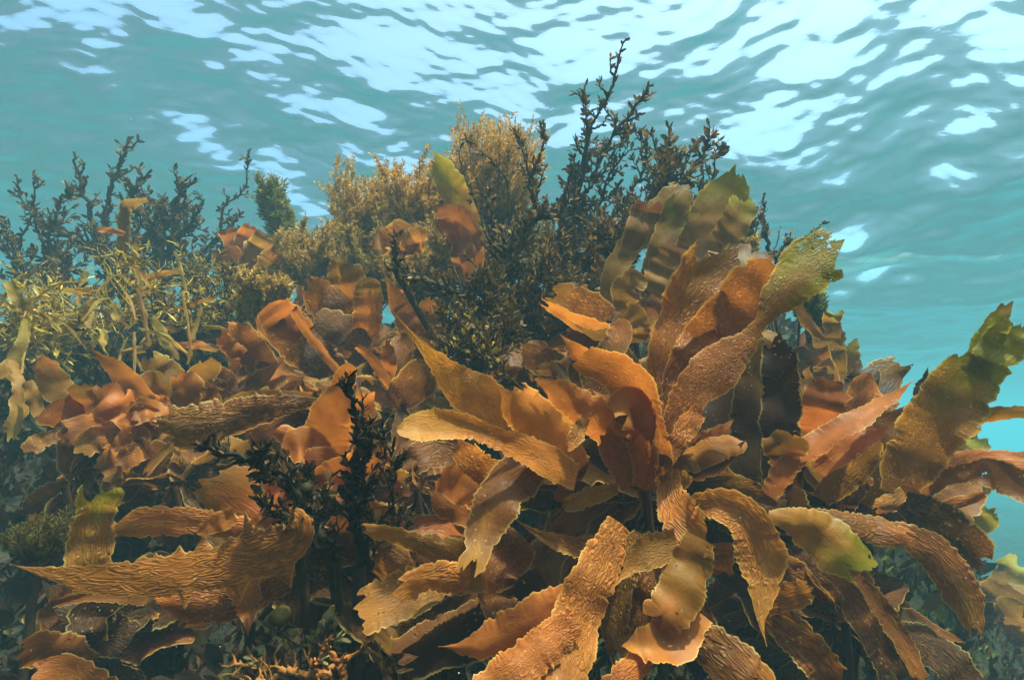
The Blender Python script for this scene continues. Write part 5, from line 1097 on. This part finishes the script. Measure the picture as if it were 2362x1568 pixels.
straps("yellow strap weed hanging down the left edge of the reef", (60, 800, 1.75), [
    ('YL', 1.75, 1.7, [(20, 650, 16), (45, 690, 26), (80, 725, 20)], {}),
    ('YL', 1.7, 1.6, [(62, 735, 12), (50, 790, 24), (20, 840, 24), (-10, 880, 14)], {}),
    ('LY', 1.6, 1.5, [(25, 830, 18), (45, 890, 26), (40, 960, 30), (20, 1020, 26)], {}),
    ('L', 1.55, 1.5, [(60, 880, 20), (80, 920, 30), (90, 970, 20)], {}),
], [Br([(60, 820), (50, 740), (90, 690)], 1.9, 1.85, .004, .040, sides=20, side_len=.20, up=-.15, hang=.25, leaf_cols=LY, leaf_w=.17, stem_col=YS),
    Br([(60, 830), (100, 760), (60, 690)], 1.9, 1.85, .004, .040, sides=20, side_len=.20, up=-.15, hang=.25, leaf_cols=LY, leaf_w=.17, stem_col=YS)], extra=9, area=(0, 640, 120, 800))
straps("yellow spiky strap weed glowing in the sun below the dark left bush", (230, 800, 2.0), [
    ('Y', 1.95, 1.85, [(215, 690, 12), (190, 730, 24), (150, 765, 16), (110, 790, 8)], {}),
    ('YT', 1.95, 1.9, [(140, 672, 10), (170, 672, 16), (215, 672, 12)], {}),
    ('YL', 1.9, 1.8, [(350, 730, 12), (380, 780, 24), (410, 835, 18)], {}),
    ('L', 2.0, 1.95, [(395, 720, 8), (450, 700, 12), (505, 685, 6)], {}),
    ('O', 2.1, 2.1, [(225, 530, 10), (255, 532, 14), (290, 540, 8)], {}),
    ('Y', 2.1, 2.1, [(310, 560, 10), (308, 595, 14), (300, 620, 8)], {}),
    ('Y', 1.9, 1.85, [(260, 700, 14), (270, 725, 20), (265, 745, 8)], {}),
    ('Y', 1.9, 1.85, [(215, 725, 14), (210, 745, 18), (200, 760, 8)], {}),
    ('L', 2.0, 1.95, [(340, 640, 16), (380, 630, 16), (420, 625, 8)], {}),
    ('YL', 2.0, 1.95, [(315, 625, 8), (325, 650, 14), (335, 690, 8)], {}),
    ('YL', 1.95, 1.8, [(370, 780, 8), (330, 800, 14), (270, 815, 8)], {}),
    ('YL', 1.9, 1.8, [(240, 760, 10), (238, 780, 18), (235, 800, 8)], {}),
    ('OL', 1.85, 1.75, [(400, 800, 12), (450, 795, 20), (510, 810, 14)], {}),
], [Br([(250, 820), (220, 760), (120, 730)], 2.0, 1.95, .005, .042, sides=22, side_len=.27, up=-.12, hang=.25, leaf_cols=LY + LD[:2], leaf_w=.15, stem_col=YS, density=.34),
    Br([(270, 800), (300, 700), (380, 650)], 2.1, 2.0, .005, .042, sides=22, side_len=.27, up=-.12, hang=.25, leaf_cols=LY + LD, leaf_w=.15, stem_col=YS, density=.34),
    Br([(260, 800), (270, 690), (330, 570)], 2.1, 2.0, .005, .042, sides=28, side_len=.27, up=-.12, hang=.25, leaf_cols=LY + LD, leaf_w=.15, stem_col=YS, density=.34),
    Br([(300, 800), (380, 740), (480, 690)], 2.0, 2.0, .005, .040, sides=22, side_len=.27, up=-.12, hang=.25, leaf_cols=LD + LY, leaf_w=.15, density=.34)], extra=22, area=(60, 560, 500, 800))
straps("olive strap weed on the slope between the dark left bush and the ribbed kelp", (470, 790, 2.4), [
    ('L', 2.3, 2.3, [(450, 790, 6), (455, 740, 10), (462, 705, 6)], {}),
    ('L', 2.4, 2.4, [(340, 460, 10), (290, 480, 26), (285, 560, 18)], {}),
    ('L', 2.4, 2.4, [(290, 600, 16), (285, 520, 24), (287, 455, 10)], {}),
], [Br([(470, 790), (480, 680), (430, 620)], 2.4, 2.4, .006, .030, sides=34, side_len=.26, up=.0, hang=.1, leaf_cols=LD + LY, leaf_w=.17),
    Br([(480, 790), (520, 680), (540, 600)], 2.4, 2.4, .006, .030, sides=34, side_len=.26, up=.0, hang=.1, leaf_cols=LD + LY, leaf_w=.17),
    Br([(500, 790), (560, 720), (600, 650)], 2.3, 2.3, .006, .026, sides=34, side_len=.2, leaf_cols=LO_ + LY, leaf_w=.17),
    Br([(460, 800), (420, 720), (360, 690)], 2.2, 2.2, .006, .030, sides=34, side_len=.26, up=.0, hang=.1, leaf_cols=LD + LY, leaf_w=.17),
    Br([(150, 820), (130, 740), (90, 640)], 2.3, 2.3, .006, .030, sides=34, side_len=.26, up=.0, hang=.1, leaf_cols=LD + LY, leaf_w=.17),
    Br([(180, 820), (200, 740), (170, 650)], 2.3, 2.3, .006, .030, sides=34, side_len=.26, up=.0, hang=.1, leaf_cols=LD + LY, leaf_w=.17)])
# tan twigs at the bottom
weed("knobbly tan twiggy weed at the bottom edge, left of the near kelp", (740, 1570, .76), [
    Br([(800, 1600), (780, 1530), (745, 1470)], .74, .72, 0.0062, .010, sides=8, side_len=.03, density=.10, leaf_cols=[(.18, .065, .017)], stem_col=(0.260, .075, .017)),
    Br([(900, 1610), (880, 1530), (840, 1480)], .74, .74, 0.0062, .010, sides=8, side_len=.03, density=.10, leaf_cols=[(.18, .065, .017)], stem_col=(0.223, .075, .017)),
    Br([(720, 1600), (740, 1555), (820, 1500), (850, 1470)], .78, .78, .0065, .010, sides=8, side_len=.03, density=.10, leaf_cols=[(.18, .065, .017)], stem_col=(0.236, .075, .017)),
    Br([(760, 1560), (680, 1540), (600, 1545), (510, 1535)], .76, .76, .0065, .014, sides=16, side_len=.04, density=.22, leaf_cols=[(.18, .07, .018), (.12, .07, .02)], stem_col=(0.223, .075, .017)),
    Br([(740, 1600), (730, 1560), (725, 1520)], .74, .72, .0075, .010, sides=8, side_len=.03, density=.10, leaf_cols=[(.18, .065, .017)], stem_col=(0.260, .075, .017)),
    Br([(700, 1560), (740, 1480), (760, 1430)], .82, .8, .003, .018, sides=16, side_len=.05, density=.9, leaf_cols=[(.2, .15, .05), (.08, .06, .025)]),
    Br([(640, 1600), (600, 1570), (520, 1590)], .74, .72, .005, .012, sides=12, side_len=.04, density=.22, leaf_cols=[(.18, .07, .018), (.12, .07, .02)], stem_col=(0.223, .075, .017)),
], name="twig_weed", group=None)

# ------------------------------------------------------------------ fluffy tan bushes
def bush(label, foot, top, halfw, d, n_axes, seed, cols, leaf=0.014, group="fluffy tan weed bushes", dens=1.25, lw=.23, stem=(0.16, 0.10, 0.05)):
    """foot, top in view units; halfw = half width in view units"""
    r = np.random.default_rng(seed)
    F0 = at(foot[0], foot[1], d); T0 = at(top[0], top[1], d)
    g2 = ground_below(F0)
    e = thing("bushy_weed", g2, label, "seaweed", group)
    ax = T0 - F0; ln = np.linalg.norm(ax); ax = ax / ln
    hw = halfw / F * d
    st = Acc(); lv = Acc()
    cols = np.asarray(cols)
    st.tube(spline([g2, g2 * .5 + F0 * .5, F0 + ax * ln * 0.3], 10), np.linspace(.010, .007, 10), SD, 6, seed)
    for k in range(n_axes):
        s0 = F0 + ax * ln * r.uniform(0.0, 0.35)
        q = r.normal(size=3); q -= q @ ax * ax; q /= np.linalg.norm(q)
        tgt = F0 + ax * ln * r.uniform(0.45, 1.03) + q * hw * (r.uniform(0, 1) ** .5)
        mid = s0 * .5 + tgt * .5 + q * hw * .18
        P = spline([s0, mid, tgt], 14)
        st.tube(P, np.linspace(.004, .0012, 14), stem, 4, seed + k)
        subs = [P[4:]]
        TT = norm(np.gradient(P, axis=0))
        for j in range(12):
            i = r.integers(4, 13)
            dr = norm(TT[i] * r.uniform(.5, 1) + rand_perp(TT[i][None], r)[0] * r.uniform(.4, .9))
            subs.append(P[i] + dr * np.linspace(0, 1, 7)[:, None] * ln * r.uniform(.06, .17) + np.array([0, 0, 1]) * (np.linspace(0, 1, 7) ** 2)[:, None] * .02)
        for Q in subs:
            m = int((38 + 12 * (len(Q) > 7)) * dens)
            f = r.uniform(0.05, 1, m) * (len(Q) - 1)
            i = np.clip(f.astype(int), 0, len(Q) - 2)
            B = Q[i] + (Q[i + 1] - Q[i]) * (f - i)[:, None]
            Tq = norm(np.gradient(Q, axis=0))[i]
            D = norm(Tq * r.uniform(.5, 1.3, (m, 1)) + rand_perp(Tq, r) * .8)
            cc = cols[r.integers(0, len(cols), m)] * r.uniform(.7, 1.3, (m, 1))
            l = leaf * 1.25 * r.uniform(.6, 1.5, m)
            lv.leaves(B, D, rand_perp(D, r), l, l * lw, cc)
    st.build("stem", WEED, e, g2)
    lv.build("foliage", LEAF, e, g2)
    return e
TAN = [(0.60, 0.31, 0.065), (0.52, 0.26, 0.055), (0.40, 0.20, 0.045), (0.68, 0.37, 0.09)]
OLV = [(0.34, 0.20, 0.045), (0.26, 0.16, 0.035), (0.40, 0.23, 0.06)]
bush("topmost fluffy tan weed bush, rising beside the twin-pronged dark weed", (1140, 620), (1135, 290), 112, 2.75, 80, 41, TAN)
bush("fluffy tan weed bush with a domed top, below the bright wave patch", (960, 640), (955, 380), 78, 2.7, 52, 42, TAN)
bush("fluffy tan weed bush with the squarest top, left end of the tall row", (840, 660), (835, 400), 82, 2.9, 58, 43, TAN + OLV[:1])
bush("loose tan weed bush lower down between the domed bush and the hazy olive kelp", (1010, 680), (1000, 480), 80, 2.6, 46, 44, TAN + OLV)
bush("sprawling olive-tan weed bush on the slope right of the small hazy kelp", (740, 720), (735, 520), 105, 2.7, 64, 45, TAN + OLV)
bush("shadowy olive weed bush under the squarest tan bush", (880, 720), (875, 540), 110, 2.6, 52, 46, OLV)
bush("narrow green bottle-brush weed standing alone against the water", (668, 610), (612, 415), 24, 3.3, 26, 47, [(0.26, 0.19, 0.04), (0.20, 0.16, 0.03)], group=None, leaf=.022)
bush("low tan weed tuft at the left foot of the ribbed kelp", (620, 780), (600, 640), 62, 2.1, 30, 48, TAN + OLV)
bush("tan weed tuft behind the tall olive kelp at the reef edge", (1690, 690), (1700, 560), 55, 2.2, 30, 49, TAN + OLV)
bush("furry grey-green weed hanging at the reef edge below the green blade tip", (1860, 800), (1880, 650), 24, 1.9, 24, 50, [(0.16, 0.15, 0.04), (0.12, 0.12, 0.04)], group=None)
bush("dim olive moss-like tuft at the left edge behind the upright torn blade", (90, 1320), (85, 1210), 62, .98, 30, 51, [(0.12, 0.075, 0.016), (0.08, 0.055, 0.012)], leaf=.007, group=None, lw=.14, dens=.6)
bush("tan weed tuft filling the gap between the tallest dark weed and the olive kelp", (1330, 700), (1320, 500), 110, 2.5, 54, 52, OLV)

bush("golden weed bush filling the saddle between the domed bush and the topmost bush", (1050, 620), (1045, 375), 70, 2.8, 50, 53, TAN)
bush("golden-olive weed bush low on the slope under the domed bush", (960, 760), (955, 560), 100, 2.4, 54, 54, TAN + OLV)
bush("dull olive weed bush at the foot of the twin-pronged dark weed", (1150, 700), (1140, 520), 80, 2.5, 40, 55, OLV)
bush("faded olive weed bush sloping down left from the squarest tan bush", (700, 660), (715, 545), 62, 2.9, 34, 56, TAN[:2] + OLV)

# ------------------------------------------------------------------ ground cover on the rock
def ground_cover():
    r = np.random.default_rng(77)
    n = 52000
    t = r.random(n)
    y = 0.35 + 3.7 * t ** 1.1
    x = r.uniform(-1.15, 0.85, n) * (y + 0.15) 
    z = reef_z(x, y)
    P = np.stack([x, y, z - .005], -1)
    # three patchy kinds
    kf = np.sin(x * 5.1 + 1) + np.sin(y * 6.3 + x * 2.2) + r.normal(size=n) * .7
    cols = np.where((kf > 1.1)[:, None], np.array([[0.06, 0.056, 0.008]]), np.where((kf < -0.9)[:, None], np.array([[0.065, 0.028, 0.018]]), np.array([[0.046, 0.019, 0.004]])))
    cols = cols * r.uniform(.5, 1.6, (n, 1))
    D = norm(np.stack([r.normal(size=n) * .7, r.normal(size=n) * .6 - .3, np.full(n, .9)], -1))
    S = rand_perp(D, r)
    l = r.uniform(.012, .04, n) * np.clip(.5 + y * .35, .6, 1.6)
    a = Acc()
    a.leaves(P, D, S, l, l * r.uniform(.25, .5, n), cols)
    # longer dark fronds in between
    m = 9000
    y = 0.35 + 3.6 * r.random(m); x = r.uniform(-1.15, .8, m) * (y + .15)
    P = np.stack([x, y, reef_z(x, y) - .01], -1)
    D = norm(np.stack([r.normal(size=m) * .8, r.normal(size=m) * .6 - .2, np.full(m, .8)], -1))
    cc = np.array([(0.018, 0.010, 0.004), (0.028, 0.014, 0.005), (0.014, 0.011, 0.004), (0.06, 0.026, 0.008)])[r.integers(0, 4, m)] * r.uniform(.6, 1.3, (m, 1))
    l = r.uniform(.05, .13, m) * np.clip(.55 + y * .2, .6, 1.3)
    a.leaves(P, D, rand_perp(D, r), l, l * r.uniform(.2, .42, m), cc)
    o = a.build("algal_turf", TURF)
    o["kind"] = "stuff"
ground_cover()

def specks():
    r = np.random.default_rng(5)
    n = 1500
    d = 0.5 + 2.6 * r.random(n) ** .8
    V = []; Fc = []
    base = np.array([(1, 0, 0), (-1, 0, 0), (0, 1, 0), (0, -1, 0), (0, 0, 1), (0, 0, -1)], float)
    tri = np.array([(0, 2, 4), (2, 1, 4), (1, 3, 4), (3, 0, 4), (2, 0, 5), (1, 2, 5), (3, 1, 5), (0, 3, 5)])
    for k in range(n):
        c = at(r.uniform(-100, 2461), r.uniform(150, 1600), d[k])
        V.append(c + base * r.uniform(.0004, .0011) * r.uniform(.6, 1.4, 3) * d[k] ** .5); Fc.append(tri + 6 * k)
    fc = np.concatenate(Fc)
    V = np.concatenate(V)
    o = link_mesh("suspended_specks", V, fc, np.full(len(fc), 3), TURF, None, None, {"pigment": np.tile([[.55, .5, .38]], (len(V), 1))})
    o["kind"] = "stuff"
specks()

build_setting()
